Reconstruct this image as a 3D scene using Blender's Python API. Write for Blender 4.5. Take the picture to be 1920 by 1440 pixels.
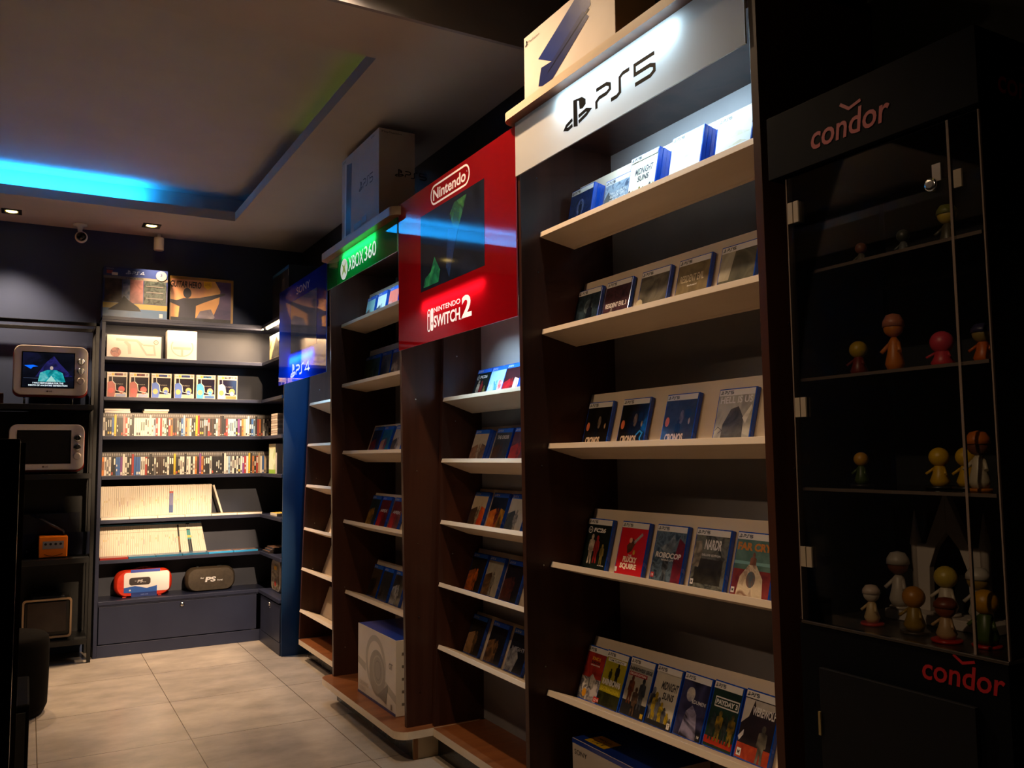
import bpy, bmesh, math, random
from mathutils import Vector, Matrix
random.seed(7)
for o in list(bpy.data.objects): bpy.data.objects.remove(o)
C = bpy.context.scene.collection
sc = bpy.context.scene
# ---------------------------------------------------------------- camera
cam_d = bpy.data.cameras.new('camera'); cam = bpy.data.objects.new('camera', cam_d); C.objects.link(cam); sc.camera = cam
cam_d.sensor_fit = 'HORIZONTAL'; cam_d.sensor_width = 36.0; cam_d.lens = 36.0*1608.6/1920; cam_d.clip_start = 0.02
F = 1608.6
def _dir(u, v): return Vector(((u-960)/F, -(v-720)/F, -1.0)).normalized()
_Y = _dir(52, 863); _X = _dir(3826, 822); _X = (_X-_Y*_X.dot(_Y)).normalized(); _Z = _X.cross(_Y)
R3 = Matrix((_X, _Y, _Z))                      # camera axes -> room axes
cam.matrix_world = Matrix.Translation((0, 0, 1.40)) @ R3.to_4x4()
# ---------------------------------------------------------------- world and exposure
w = bpy.data.worlds.new('night'); sc.world = w; w.use_nodes = True
w.node_tree.nodes['Background'].inputs[0].default_value = (0.30, 0.22, 0.18, 1); w.node_tree.nodes['Background'].inputs[1].default_value = 0.004
sc.view_settings.view_transform = 'Standard'; sc.view_settings.look = 'None'; sc.view_settings.exposure = 0.0; sc.view_settings.gamma = 1.0
sc.view_settings.use_curve_mapping = False
# ---------------------------------------------------------------- lights
def area(name, loc, direction, sx, sy, power, col, along=None, spread=180):
    d = bpy.data.lights.new(name, 'AREA'); d.shape = 'RECTANGLE'; d.size = sx; d.size_y = sy; d.energy = power; d.color = col
    d.spread = math.radians(spread)
    o = bpy.data.objects.new(name, d); C.objects.link(o)
    z = -Vector(direction).normalized(); a = Vector(along or (1, 0, 0)); a = (a-z*a.dot(z)).normalized(); y = z.cross(a)
    m = Matrix((a, y, z)).transposed().to_4x4(); m.translation = Vector(loc); o.matrix_world = m
    return o
def spot(name, loc, direction, power, col, deg=60, blend=0.6, rad=0.03):
    d = bpy.data.lights.new(name, 'SPOT'); d.energy = power; d.color = col; d.spot_size = math.radians(deg); d.spot_blend = blend; d.shadow_soft_size = rad
    o = bpy.data.objects.new(name, d); C.objects.link(o); o.location = loc
    o.rotation_euler = Vector(direction).to_track_quat('-Z', 'Y').to_euler()
    return o
WARM = (1.0, 0.69, 0.42); COOL = (0.55, 0.82, 1.0)
# LED profiles under the top board of the corner shelving
area('led_light', (1.05, 6.856, 2.398), (0, 0.25, -1), 1.10, 0.012, 4.5, WARM)
area('led_light', (1.615, 6.52, 2.405), (-0.30, 0.0, -1), 0.02, 0.60, 34, WARM)
# LED bars inside the unit heads
area('led_light', (1.588, 2.07, 2.556), (1.6, 0, -1), 0.02, 0.66, 3.4, COOL, spread=112)
area('led_light', (1.566, 2.07, 2.590), (-1, 0, -0.9), 0.015, 0.60, 2.6, COOL)
area('led_light', (1.588, 4.40, 2.525), (1.6, 0, -1), 0.02, 0.60, 4, COOL, spread=112)
area('led_light', (1.556, 4.40, 2.540), (-1, 0, -0.8), 0.015, 0.52, 2.2, COOL)
area('led_light', (1.66, 3.23, 2.09), (0.5, 0, -1), 0.02, 0.62, 3.6, COOL, spread=80)
area('led_light', (1.556, 3.23, 2.075), (-1, 0, -0.7), 0.015, 0.60, 0.9, (1, .86, .8))
area('led_light', (1.66, 5.50, 2.07), (0.15, 0.45, -1), 0.02, 0.62, 5, (0.25, 0.55, 1.0), spread=150)
area('led_light', (1.556, 5.52, 2.055), (-1, 0, -0.6), 0.015, 0.55, 4.0, COOL)
# LED tape in the ceiling cove
area('cove_light', (-0.65, 6.455, 3.235), (0, 0.5, 1), 2.6, 0.02, 34, (0.008, 0.33, 1.0))
area('cove_light', (1.335, 4.2, 3.235), (0.5, 0, 1), 0.02, 1.5, 0.10, (0.62, 0.75, 0.12))
# ceiling downlights: two above the far wall, two over the aisle; the rest are added fill spots
DOWN = [(-0.152, 6.842), (0.753, 6.805)]
for (x, y), p, dx, dg in ((DOWN[0], 150, 0, 96), (DOWN[1], 420, .14, 62)): spot('downlight_or_fill_light', (x, y-0.01, 3.12), (dx, -0.17 if dx else -0.08, -1), p, WARM, dg, 0.7)
NEAR = [(0.95, 2.72, (0.16, -0.05, -1), 140, 118), (-0.55, 2.8, (0.75, 0.15, -1), 66, 108), (-1.9, 0.5, (3.5, 0.75, -2.0), 110, 26),  # last one here is an added spot that brightens the glass showcase
        (0.90, 1.00, (0.12, 5.85, -1.30), 1500, 14), (1.00, 1.00, (0.04, 5.85, -2.10), 2100, 14), (1.10, 1.00, (-0.06, 5.85, -2.95), 2200, 14)]  # added unseen spots that brighten the rows of the corner shelving
for x, y, dr_, p, dg_ in NEAR: spot('downlight_or_fill_light', (x, y, 3.39), dr_, p, WARM, dg_, 0.9 if p < 1000 else 0.45, 0.04)
# ---------------------------------------------------------------- materials
def lin(c):
    if isinstance(c, str): c = tuple(int(c[i:i+2], 16) for i in (0, 2, 4))
    return tuple((x/255/12.92 if x/255 <= 0.04045 else ((x/255+0.055)/1.055)**2.4) for x in c)
_mc = {}
def M(col, rough=0.5, metal=0.0, emit=0.0, coat=0.0, spec=0.5):
    key = (col, rough, metal, emit, coat, spec)
    if key in _mc: return _mc[key]
    m = bpy.data.materials.new('paint_'+(col if isinstance(col, str) else 'mix')); m.use_nodes = True; b = m.node_tree.nodes['Principled BSDF']
    c = lin(col)+(1,)
    b.inputs['Base Color'].default_value = c; b.inputs['Roughness'].default_value = rough; b.inputs['Metallic'].default_value = metal
    b.inputs['Coat Weight'].default_value = coat; b.inputs['Coat Roughness'].default_value = 0.05; b.inputs['Specular IOR Level'].default_value = spec
    if emit: b.inputs['Emission Color'].default_value = c; b.inputs['Emission Strength'].default_value = emit
    nt = m.node_tree; tc = nt.nodes.new('ShaderNodeTexCoord'); n = nt.nodes.new('ShaderNodeTexNoise'); n.inputs['Scale'].default_value = 30
    nt.links.new(tc.outputs['Object'], n.inputs['Vector'])
    mr = nt.nodes.new('ShaderNodeMapRange'); mr.inputs[3].default_value = max(0, rough-0.04); mr.inputs[4].default_value = min(1, rough+0.06)
    nt.links.new(n.outputs['Fac'], mr.inputs[0]); nt.links.new(mr.outputs[0], b.inputs['Roughness'])
    _mc[key] = m; return m
def noisemat(cols, scale=30, rough=0.35, stretch=(1, 1, 1), detail=4, dist=0.6, emit=0.0, coat=0.0, bump=0.0):
    key = ('n', tuple(cols), scale, rough, stretch, detail, dist, emit, coat, bump)
    if key in _mc: return _mc[key]
    m = bpy.data.materials.new('print_blend'); m.use_nodes = True; nt = m.node_tree; b = nt.nodes['Principled BSDF']; b.inputs['Roughness'].default_value = rough
    b.inputs['Coat Weight'].default_value = coat*.5; b.inputs['Specular IOR Level'].default_value = 0.28
    tc = nt.nodes.new('ShaderNodeTexCoord'); mp = nt.nodes.new('ShaderNodeMapping'); mp.inputs['Scale'].default_value = stretch
    mp.inputs['Location'].default_value = (scale*1.3+len(_mc)*0.37, len(_mc)*0.21, 0)
    n = nt.nodes.new('ShaderNodeTexNoise'); n.inputs['Scale'].default_value = scale; n.inputs['Detail'].default_value = detail; n.inputs['Distortion'].default_value = dist
    r = nt.nodes.new('ShaderNodeValToRGB'); cr = r.color_ramp
    k = len(cols)
    while len(cr.elements) < k: cr.elements.new(0.5)
    for i, cc in enumerate(cols):
        cr.elements[i].position = 0.32+0.36*i/max(1, k-1); cr.elements[i].color = lin(cc)+(1,)
    nt.links.new(tc.outputs['Object'], mp.inputs[0]); nt.links.new(mp.outputs[0], n.inputs['Vector']); nt.links.new(n.outputs['Fac'], r.inputs[0]); nt.links.new(r.outputs[0], b.inputs['Base Color'])
    if emit: nt.links.new(r.outputs[0], b.inputs['Emission Color']); b.inputs['Emission Strength'].default_value = emit
    if bump:
        bp = nt.nodes.new('ShaderNodeBump'); bp.inputs['Strength'].default_value = bump; bp.inputs['Distance'].default_value = 0.002
        nt.links.new(n.outputs['Fac'], bp.inputs['Height']); nt.links.new(bp.outputs[0], b.inputs['Normal'])
    _mc[key] = m; return m
def glassmat():
    m = bpy.data.materials.new('clear_acrylic'); m.use_nodes = True; nt = m.node_tree; nt.nodes.clear()
    out = nt.nodes.new('ShaderNodeOutputMaterial'); t = nt.nodes.new('ShaderNodeBsdfTransparent'); t.inputs[0].default_value = (0.94, 0.95, 0.95, 1)
    g = nt.nodes.new('ShaderNodeBsdfGlossy'); g.inputs['Roughness'].default_value = 0.02; fr = nt.nodes.new('ShaderNodeFresnel'); fr.inputs[0].default_value = 1.49
    mx = nt.nodes.new('ShaderNodeMixShader'); nt.links.new(fr.outputs[0], mx.inputs[0]); nt.links.new(t.outputs[0], mx.inputs[1]); nt.links.new(g.outputs[0], mx.inputs[2]); nt.links.new(mx.outputs[0], out.inputs[0])
    return m
def acrylic(name, col, trans, gloss=1.5, base=None):
    m = bpy.data.materials.new(name); m.use_nodes = True; nt = m.node_tree; nt.nodes.clear()
    out = nt.nodes.new('ShaderNodeOutputMaterial'); d = nt.nodes.new('ShaderNodeBsdfDiffuse'); d.inputs[0].default_value = lin(base or col)+(1,)
    t = nt.nodes.new('ShaderNodeBsdfTranslucent'); t.inputs[0].default_value = lin(col)+(1,)
    a = nt.nodes.new('ShaderNodeMixShader'); a.inputs[0].default_value = trans; nt.links.new(d.outputs[0], a.inputs[1]); nt.links.new(t.outputs[0], a.inputs[2])
    g = nt.nodes.new('ShaderNodeBsdfGlossy'); g.inputs['Roughness'].default_value = 0.025; fr = nt.nodes.new('ShaderNodeFresnel'); fr.inputs[0].default_value = gloss
    n = nt.nodes.new('ShaderNodeTexNoise'); n.inputs['Scale'].default_value = 2.0; bp = nt.nodes.new('ShaderNodeBump'); bp.inputs['Strength'].default_value = 0.02; bp.inputs['Distance'].default_value = 0.01
    nt.links.new(n.outputs[0], bp.inputs['Height']); nt.links.new(bp.outputs[0], g.inputs['Normal'])
    mx = nt.nodes.new('ShaderNodeMixShader'); nt.links.new(fr.outputs[0], mx.inputs[0]); nt.links.new(a.outputs[0], mx.inputs[1]); nt.links.new(g.outputs[0], mx.inputs[2]); nt.links.new(mx.outputs[0], out.inputs[0])
    return m
def floormat():
    m = bpy.data.materials.new('beige_floor_tiles'); m.use_nodes = True; nt = m.node_tree; b = nt.nodes['Principled BSDF']
    tc = nt.nodes.new('ShaderNodeTexCoord'); mp = nt.nodes.new('ShaderNodeMapping'); mp.inputs['Location'].default_value = (-0.757+0.676*4, -5.41+0.755*12, 0)
    br = nt.nodes.new('ShaderNodeTexBrick'); br.offset = 0; br.squash = 1; br.inputs['Scale'].default_value = 1.0; br.inputs['Brick Width'].default_value = 0.676; br.inputs['Row Height'].default_value = 0.755
    br.inputs['Mortar Size'].default_value = 0.0022; br.inputs['Mortar Smooth'].default_value = 0.1
    n1 = nt.nodes.new('ShaderNodeTexNoise'); n1.inputs['Scale'].default_value = 2.6; n1.inputs['Detail'].default_value = 8; n1.inputs['Roughness'].default_value = 0.62
    mp2 = nt.nodes.new('ShaderNodeMapping'); mp2.inputs['Scale'].default_value = (1, 1.5, 1)
    r = nt.nodes.new('ShaderNodeValToRGB'); r.color_ramp.elements[0].position = 0.3; r.color_ramp.elements[0].color = lin((138, 128, 119))+(1,); r.color_ramp.elements[1].position = 0.7; r.color_ramp.elements[1].color = lin((176, 164, 151))+(1,)
    mx = nt.nodes.new('ShaderNodeMix'); mx.data_type = 'RGBA'
    mx.inputs[7].default_value = lin((92, 78, 62))+(1,)
    L = nt.links.new
    L(tc.outputs['Object'], mp.inputs[0]); L(mp.outputs[0], br.inputs['Vector']); L(tc.outputs['Object'], mp2.inputs[0]); L(mp2.outputs[0], n1.inputs['Vector']); L(n1.outputs['Fac'], r.inputs[0])
    L(br.outputs['Fac'], mx.inputs[0]); L(r.outputs[0], mx.inputs[6]); L(mx.outputs[2], b.inputs['Base Color'])
    mr = nt.nodes.new('ShaderNodeMapRange'); b.inputs['Specular IOR Level'].default_value = 0.9; mr.inputs[3].default_value = 0.22; mr.inputs[4].default_value = 0.28; L(n1.outputs['Fac'], mr.inputs[0]); L(mr.outputs[0], b.inputs['Roughness'])
    bp = nt.nodes.new('ShaderNodeBump'); bp.invert = True; bp.inputs['Strength'].default_value = 0.4; bp.inputs['Distance'].default_value = 0.002; L(br.outputs['Fac'], bp.inputs['Height']); L(bp.outputs[0], b.inputs['Normal'])
    return m
WOOD = noisemat(('341d15', '40251b', '28150f'), 9, 0.32, (1, 1, 0.06), 6, 0.3)
WOODTOP = noisemat(('6a3c22', '7c4a2a', '593019'), 9, 0.3, (0.1, 1, 1), 6, 0.3)
SHELFW = noisemat(('cdb9a2', 'd6c4ae'), 12, 0.42, (1, 0.2, 1), 3, 0.1)
EDGE = noisemat(('c9b59c', 'd8c6ae'), 14, 0.4, (1, 0.2, 1), 3, 0.1)
GREYBACK = noisemat(('8a8688', '949092'), 5, 0.6, (1, 1, 1), 3, 0.1)
NAVY = noisemat(('21253a', '262b40'), 4, 0.42, (1, 1, 1), 3, 0.1)
NAVYD = noisemat(('30333f', '363944'), 4, 0.45, (1, 1, 1), 3, 0.1)
WALLN = noisemat(('3c4866', '404c6c'), 3, 0.7, (1, 1, 1), 4, 0.1, bump=0.05)
CEIL = noisemat(('b4aeaa', 'bab4b0'), 3, 0.85, (1, 1, 1), 4, 0.1)
BLACK = M('0a0a0b', 0.35); BLACKM = M('0b0b0c', 0.45, 0.1); CHROME = M('c8c8c8', 0.18, 1.0); WHITE = M('e8e4dc', 0.4)
# ---------------------------------------------------------------- helpers
def tag(o, label=None, cat=None, group=None, kind=None):
    if label: o['label'] = label
    if cat: o['category'] = cat
    if group: o['group'] = group
    if kind: o['kind'] = kind
    return o
def thing(name, label, cat, loc=(0, 0, 0), group=None):
    o = bpy.data.objects.new(name, None); o.empty_display_size = 0.05; C.objects.link(o); o.location = loc
    return tag(o, label, cat, group)
class MB:
    def __init__(s): s.bm = bmesh.new(); s.mats = []
    def mi(s, m):
        if m not in s.mats: s.mats.append(m)
        return s.mats.index(m)
    def face(s, pts, m, smooth=False):
        f = s.bm.faces.new([s.bm.verts.new(p) for p in pts]); f.material_index = s.mi(m); f.smooth = smooth; return f
    def hexa(s, p, m):      # 8 points: bottom ring then top ring
        v = [s.bm.verts.new(q) for q in p]; i = s.mi(m)
        for a in ((3, 2, 1, 0), (4, 5, 6, 7), (0, 1, 5, 4), (1, 2, 6, 5), (2, 3, 7, 6), (3, 0, 4, 7)):
            f = s.bm.faces.new([v[k] for k in a]); f.material_index = i
    def box(s, x0, x1, y0, y1, z0, z1, m):
        s.hexa([(x0, y0, z0), (x1, y0, z0), (x1, y1, z0), (x0, y1, z0), (x0, y0, z1), (x1, y0, z1), (x1, y1, z1), (x0, y1, z1)], m); return s
    def prism(s, poly, fn, m, t0, t1, side=None):      # poly in 2D, fn(a,b,t)->3D
        n = len(poly); i = s.mi(m); j = s.mi(side or m)
        v0 = [s.bm.verts.new(fn(a, b, t0)) for a, b in poly]; v1 = [s.bm.verts.new(fn(a, b, t1)) for a, b in poly]
        s.bm.faces.new(v0[::-1]).material_index = i; s.bm.faces.new(v1).material_index = i
        for k in range(n):
            f = s.bm.faces.new([v0[k], v0[(k+1) % n], v1[(k+1) % n], v1[k]]); f.material_index = j
    def lathe(s, prof, m, c=(0, 0, 0), n=24, axis='z'):
        i = s.mi(m); rings = []
        for r, h in prof:
            ring = []
            for k in range(n):
                a = 2*math.pi*k/n; p = (r*math.cos(a), r*math.sin(a), h)
                if axis == 'y': p = (p[0], p[2], p[1])
                if axis == 'x': p = (p[2], p[0], p[1])
                ring.append(s.bm.verts.new((p[0]+c[0], p[1]+c[1], p[2]+c[2])))
            rings.append(ring)
        for a, b in zip(rings, rings[1:]):
            for k in range(n):
                f = s.bm.faces.new([a[k], a[(k+1) % n], b[(k+1) % n], b[k]]); f.material_index = i; f.smooth = True
        for r in (rings[0][::-1], rings[-1]):
            f = s.bm.faces.new(r); f.material_index = i
    def tube(s, p, q, r, m, n=10):
        p, q = Vector(p), Vector(q); d = (q-p).normalized(); a = d.orthogonal().normalized(); b = d.cross(a); i = s.mi(m)
        r0 = [s.bm.verts.new(p+(a*math.cos(2*math.pi*k/n)+b*math.sin(2*math.pi*k/n))*r) for k in range(n)]
        r1 = [s.bm.verts.new(q+(a*math.cos(2*math.pi*k/n)+b*math.sin(2*math.pi*k/n))*r) for k in range(n)]
        for k in range(n):
            f = s.bm.faces.new([r0[k], r0[(k+1) % n], r1[(k+1) % n], r1[k]]); f.material_index = i; f.smooth = True
        s.bm.faces.new(r0[::-1]).material_index = i; s.bm.faces.new(r1).material_index = i
    def mesh(s, name, bevel=0.0, recalc=True):
        if recalc: bmesh.ops.recalc_face_normals(s.bm, faces=s.bm.faces)
        if bevel:
            es = [e for e in s.bm.edges if len(e.link_faces) == 2 and e.calc_face_angle(0) > 0.6]
            bmesh.ops.bevel(s.bm, geom=es, offset=bevel, segments=2, affect='EDGES', profile=0.5, clamp_overlap=True)
        me = bpy.data.meshes.new(name); s.bm.to_mesh(me); s.bm.free()
        for m in s.mats: me.materials.append(m)
        return me
    def build(s, name, parent=None, bevel=0.0, recalc=True):
        return ob(name, s.mesh(name, bevel, recalc), parent)
def ob(name, me, parent=None, mat=None):
    o = bpy.data.objects.new(name, me); C.objects.link(o)
    if parent: o.parent = parent
    if mat: o.matrix_world = mat
    return o
def struct(o, kind='structure'): o['kind'] = kind; return o
def basis(origin, right, up):
    r = Vector(right).normalized(); u = Vector(up).normalized(); n = r.cross(u)
    m = Matrix((r, u, n)).transposed().to_4x4(); m.translation = Vector(origin); return m
def side_frame(y, z, x, tilt=0.0):   # faces -X (towards the aisle); right = -Y
    t = math.radians(tilt); return basis((x, y, z), (0, -1, 0), (math.sin(t), 0, math.cos(t)))
def back_frame(x, z, y, lean=0.0):   # faces -Y; right = +X
    a = math.radians(lean); return basis((x, y, z), (math.cos(a), 0, math.sin(a)), (-math.sin(a), 0, math.cos(a)))
def rrect(x0, y0, x1, y1, r, n=6):
    pts = []
    for cx, cy, a0 in ((x1-r, y0+r, -90), (x1-r, y1-r, 0), (x0+r, y1-r, 90), (x0+r, y0+r, 180)):
        for k in range(n+1):
            a = math.radians(a0+90*k/n); pts.append((cx+r*math.cos(a), cy+r*math.sin(a)))
    return pts
# ---- flat printed art: local x right, y up, z out of the surface
_tc = {}
def text_polys(s, bold=0.0):
    k = (s, bold)
    if k in _tc: return _tc[k]
    cu = bpy.data.curves.new('lettering', 'FONT'); cu.body = s; cu.size = 1.0; cu.offset = bold; cu.resolution_u = 3
    o = bpy.data.objects.new('lettering', cu); C.objects.link(o)
    dg = bpy.context.evaluated_depsgraph_get(); dg.update(); me = bpy.data.meshes.new_from_object(o.evaluated_get(dg))
    vs = [(v.co.x, v.co.y) for v in me.vertices]; ps = [[vs[i] for i in p.vertices] for p in me.polygons]
    bpy.data.objects.remove(o); bpy.data.curves.remove(cu); bpy.data.meshes.remove(me)
    if not vs: vs = [(0, 0), (1, 1)]
    bb = (min(v[0] for v in vs), min(v[1] for v in vs), max(v[0] for v in vs), max(v[1] for v in vs))
    _tc[k] = (ps, bb); return _tc[k]
class Art:
    def __init__(s, step=0.00018): s.L = []; s.z = 0.0; s.step = step
    def add(s, polys, m, nolift=False):
        if not nolift: s.z += s.step
        for p in polys: s.L.append((p, m, s.z))
        return s
    def poly(s, pts, m): return s.add([pts], m)
    def rect(s, x0, y0, x1, y1, m): return s.add([[(x0, y0), (x1, y0), (x1, y1), (x0, y1)]], m)
    def ell(s, cx, cy, rx, ry, m, n=20): return s.add([[(cx+rx*math.cos(2*math.pi*k/n), cy+ry*math.sin(2*math.pi*k/n)) for k in range(n)]], m)
    def ring(s, cx, cy, rx, ry, t, m, n=28, a0=0, a1=360):
        P = []
        for k in range(n):
            a, b = (math.radians(a0+(a1-a0)*q/n) for q in (k, k+1))
            P.append([(cx+rx*math.cos(a), cy+ry*math.sin(a)), (cx+rx*math.cos(b), cy+ry*math.sin(b)), (cx+(rx-t)*math.cos(b), cy+(ry-t)*math.sin(b)), (cx+(rx-t)*math.cos(a), cy+(ry-t)*math.sin(a))])
        return s.add(P, m)
    def stroke(s, pts, t, m, closed=False):
        P = [Vector(p) for p in pts]; n = len(P); off = []
        for i in range(n):
            a = P[i]-P[i-1] if (i > 0 or closed) else P[1]-P[0]; b = P[(i+1) % n]-P[i] if (i < n-1 or closed) else P[-1]-P[-2]
            a = a.normalized(); b = b.normalized(); na = Vector((-a.y, a.x)); nb = Vector((-b.y, b.x)); q = (na+nb)
            if q.length < 1e-6: q = na
            q = q.normalized(); q = q/max(0.4, q.dot(na)); off.append(q*t/2)
        out = []
        for i in range(n if closed else n-1):
            j = (i+1) % n; out.append([tuple(P[i]+off[i]), tuple(P[i]-off[i]), tuple(P[j]-off[j]), tuple(P[j]+off[j])])
        return s.add(out, m)
    def text(s, st, x, y, w, h, m, bold=0.0, slant=0.0, rise=0.0):
        ps, bb = text_polys(st, bold); sx = w/(bb[2]-bb[0]); sy = h/(bb[3]-bb[1])
        return s.add([[(x+(a-bb[0])*sx+slant*(b-bb[1])*sy, y+(b-bb[1])*sy+rise*(a-bb[0])*sx) for a, b in p] for p in ps], m)
    def person(s, x, y, h, m, arms=0):
        s.ell(x, y+h*0.9, h*0.075, h*0.1, m, 12)
        s.poly([(x-h*.15, y+h*.78), (x-h*.04, y+h*.83), (x+h*.04, y+h*.83), (x+h*.15, y+h*.78), (x+h*.17, y+h*.45), (x+h*.11, y+h*.42), (x+h*.1, y+h*.3), (x+h*.12, y), (x+h*.04, y), (x, y+h*.3), (x-h*.04, y), (x-h*.12, y), (x-h*.1, y+h*.3), (x-h*.11, y+h*.42), (x-h*.17, y+h*.45)], m)
        if arms: s.stroke([(x-h*.55, y+h*.98), (x-h*.14, y+h*.74), (x+h*.14, y+h*.74), (x+h*.55, y+h*.95)], h*.07, m)
        return s
    def mesh(s, name, depth=0.0):
        b = MB()
        for p, m, z in s.L:
            v = []
            for q in p:
                if not v or (abs(q[0]-v[-1][0])+abs(q[1]-v[-1][1])) > 1e-7: v.append((q[0], q[1], z))
            if len(v) < 3: continue
            A = sum(v[i][0]*v[(i+1) % len(v)][1]-v[(i+1) % len(v)][0]*v[i][1] for i in range(len(v)))
            if A < 0: v = v[::-1]
            try: b.face(v, m)
            except ValueError: pass
        if depth:
            r = bmesh.ops.extrude_face_region(b.bm, geom=b.bm.faces[:]); bmesh.ops.translate(b.bm, verts=[g for g in r['geom'] if isinstance(g, bmesh.types.BMVert)], vec=(0, 0, depth))
        return b.mesh(name, recalc=bool(depth))
# ---- marks, drawn in a unit box scaled to (x,y,w,h)
def fit(pts, x, y, w, h): return [(x+a*w, y+b*h) for a, b in pts]
G_P = [(0, 0), (0, .36), (.12, .5), (.42, .5), (.56, .62), (.56, .86), (.42, 1), (0, 1)]
G_S = [(0, 0), (.28, 0), (.42, .12), (.42, .88), (.56, 1), (.86, 1)]
G_5 = [(.80, 1), (0.0, 1), (0, .52), (.62, .52), (.78, .4), (.78, .14), (.62, 0), (0, 0)]
G_4 = [(.62, 0), (.62, 1), (.56, 1), (0, .24), (.86, .24)]
G_3 = [(0, 1), (.6, 1), (.75, .85), (.7, .55), (.2, .52), (.7, .5), (.78, .15), (.6, 0), (0, 0)]
def ps_word(a, x, y, w, h, t, m, last='5'):
    u = w/3.0
    a.stroke(fit(G_P, x, y, u*1.35, h), t, m); a.stroke(fit(G_S, x+u*.80, y, u*1.15, h), t, m); a.stroke(fit({'5': G_5, '4': G_4, '3': G_3}[last], x+u*2.05, y, u*1.2, h), t, m)
def ps_mark(a, x, y, w, h, m):
    a.poly(fit([(.36, .08), (.52, .02), (.52, .88), (.58, .85), (.60, .56), (.72, .52), (.84, .60), (.84, .78), (.70, .93), (.36, 1.0)], x, y, w, h), m)
    a.stroke(fit([(.32, .36), (.08, .26), (.02, .17), (.14, .11), (.32, .16)], x, y, w, h), h*.125, m)
    a.stroke(fit([(.56, .14), (.86, .24), (.98, .33), (.86, .40), (.56, .33)], x, y, w, h), h*.125, m)
def condor_word(a, x, y, w, h, m):
    a.text("condor", x, y, w, h*0.80, m, 0.014, 0.12); a.stroke([(x+w*.42, y+h*1.1), (x+w*.53, y+h*.86), (x+w*.68, y+h*.98)], h*.1, m)
# ================================================================ ROOM
def sbox(name, *a, m=None):
    b = MB(); b.box(*a, m); return struct(b.build(name))
sbox('floor', -3.0, 2.0, -2.0, 7.2, -0.05, 0.0, m=floormat())
sbox('wall_back', -3.0, 2.0, 7.15, 7.25, 0, 3.6, m=WALLN)
sbox('wall_right', 1.99, 2.09, -2.0, 7.15, 0, 3.6, m=M('1a1c22', 0.7))
sbox('wall_left', -3.1, -3.0, -2.0, 7.2, 0, 3.6, m=M('1d1f27', 0.8))
sbox('wall_front', -3.0, 2.0, -2.1, -2.0, 0, 3.6, m=M('15161b', 0.8))
ZS, ZL, ZU = 3.14, 3.205, 3.34
b = MB()
b.box(1.277, 1.99, 3.08, 7.15, ZS, ZL, CEIL); b.box(-3.0, 1.277, 6.40, 7.15, ZS, ZL, CEIL); b.box(-3.0, 1.277, 3.08, 3.45, ZS, ZL, CEIL)
b.box(-3.0, -2.3, 3.45, 6.40, ZS, ZL, CEIL)
b.box(-3.0, 1.42, 6.53, 6.56, ZL, ZU, CEIL); b.box(1.39, 1.42, 3.3, 6.53, ZL, ZU, CEIL)
b.box(-3.0, 1.99, 3.08, 7.15, ZU, ZU+.04, CEIL)
struct(b.build('ceiling'))
sbox('trim_1', -3.0, 1.99, 3.06, 3.08, ZS, 3.42, m=noisemat(('8c8a90', '94929a'), 3, 0.7))
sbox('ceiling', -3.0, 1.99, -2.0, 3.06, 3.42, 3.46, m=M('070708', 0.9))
for (x, y, dr_, p, dg_), lb in zip(NEAR, ('round downlight over the aisle beside the nearest unit', 'round downlight over the aisle left of the camera axis', 'added unseen spot brightening the glass showcase', 'left of three added unseen spots brightening the corner shelving', 'middle of three added unseen spots brightening the corner shelving', 'right of three added unseen spots brightening the corner shelving')):
    t = thing('downlight', lb, 'ceiling light', (x, y, 3.42)); b = MB(); b.lathe([(.05, 0), (.055, -.006), (.05, -.012), (.044, -.012), (.044, -.004)], BLACKM); b.build('frame', t)  # the added fill spots get made-up lamp bodies here too
    b = MB(); b.lathe([(.042, -.006), (.042, -.001)], M((255, 214, 120), 0.4, emit=9.0), n=20); b.build('lamp_lens', t)
# LED tape lying in the cove
b = MB(); b.box(-1.95, 0.65, 6.448, 6.462, ZL, ZL+.006, M('1496ff', 0.5, emit=3.0)); tag(b.build('led_tape'), 'blue glowing LED tape in the ceiling cove along the back wall', 'led strip')
b = MB(); b.box(1.328, 1.342, 3.5, 5.0, ZL, ZL+.006, M('6b7a1c', 0.5, emit=0.4)); tag(b.build('led_tape'), 'faint olive LED tape in the ceiling cove above the game units', 'led strip')
for k, (x, y) in enumerate(DOWN):
    t = thing('downlight', ('square recessed downlight glowing warm, left one near the far wall', 'square recessed downlight glowing warm, above the corner shelving')[k], 'ceiling light', (x, y, ZS), 'recessed downlights in the ceiling border')
    b = MB(); b.box(-.062, .062, -.062, -.042, -.006, .0, BLACKM); b.box(-.062, .062, .042, .062, -.006, 0, BLACKM); b.box(-.062, -.042, -.042, .042, -.006, 0, BLACKM); b.box(.042, .062, -.042, .042, -.006, 0, BLACKM)
    b.build('frame', t)
    b = MB(); b.lathe([(0.034, -.004), (.036, -.002), (.034, 0.001)], M((255, 214, 120), 0.4, emit=9.0), n=20); b.build('lamp_lens', t)
t = thing('security_camera', 'white ceiling security camera with a black ball lens', 'camera', (0.285, 7.0, ZS))
b = MB(); b.lathe([(.048, 0), (.048, -.012), (.02, -.018), (.014, -.06)], WHITE); b.build('mount', t)
b = MB(); b.lathe([(.016, .052), (.034, .045), (.042, .02), (.043, 0), (.038, -.012)], WHITE, (0.01, 0, -.095), axis='y'); b.build('housing', t)
b = MB(); b.lathe([(.034, .0), (.031, -.012), (.018, -.026), (.004, -.031)], M('050506', 0.08), (0.01, -.012, -.095), axis='y'); b.build('lens', t)
t = thing('ceiling_spotlight', 'white cylindrical spotlight hanging from the ceiling right of the camera ball', 'spotlight', (0.835, 7.04, ZS))
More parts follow.
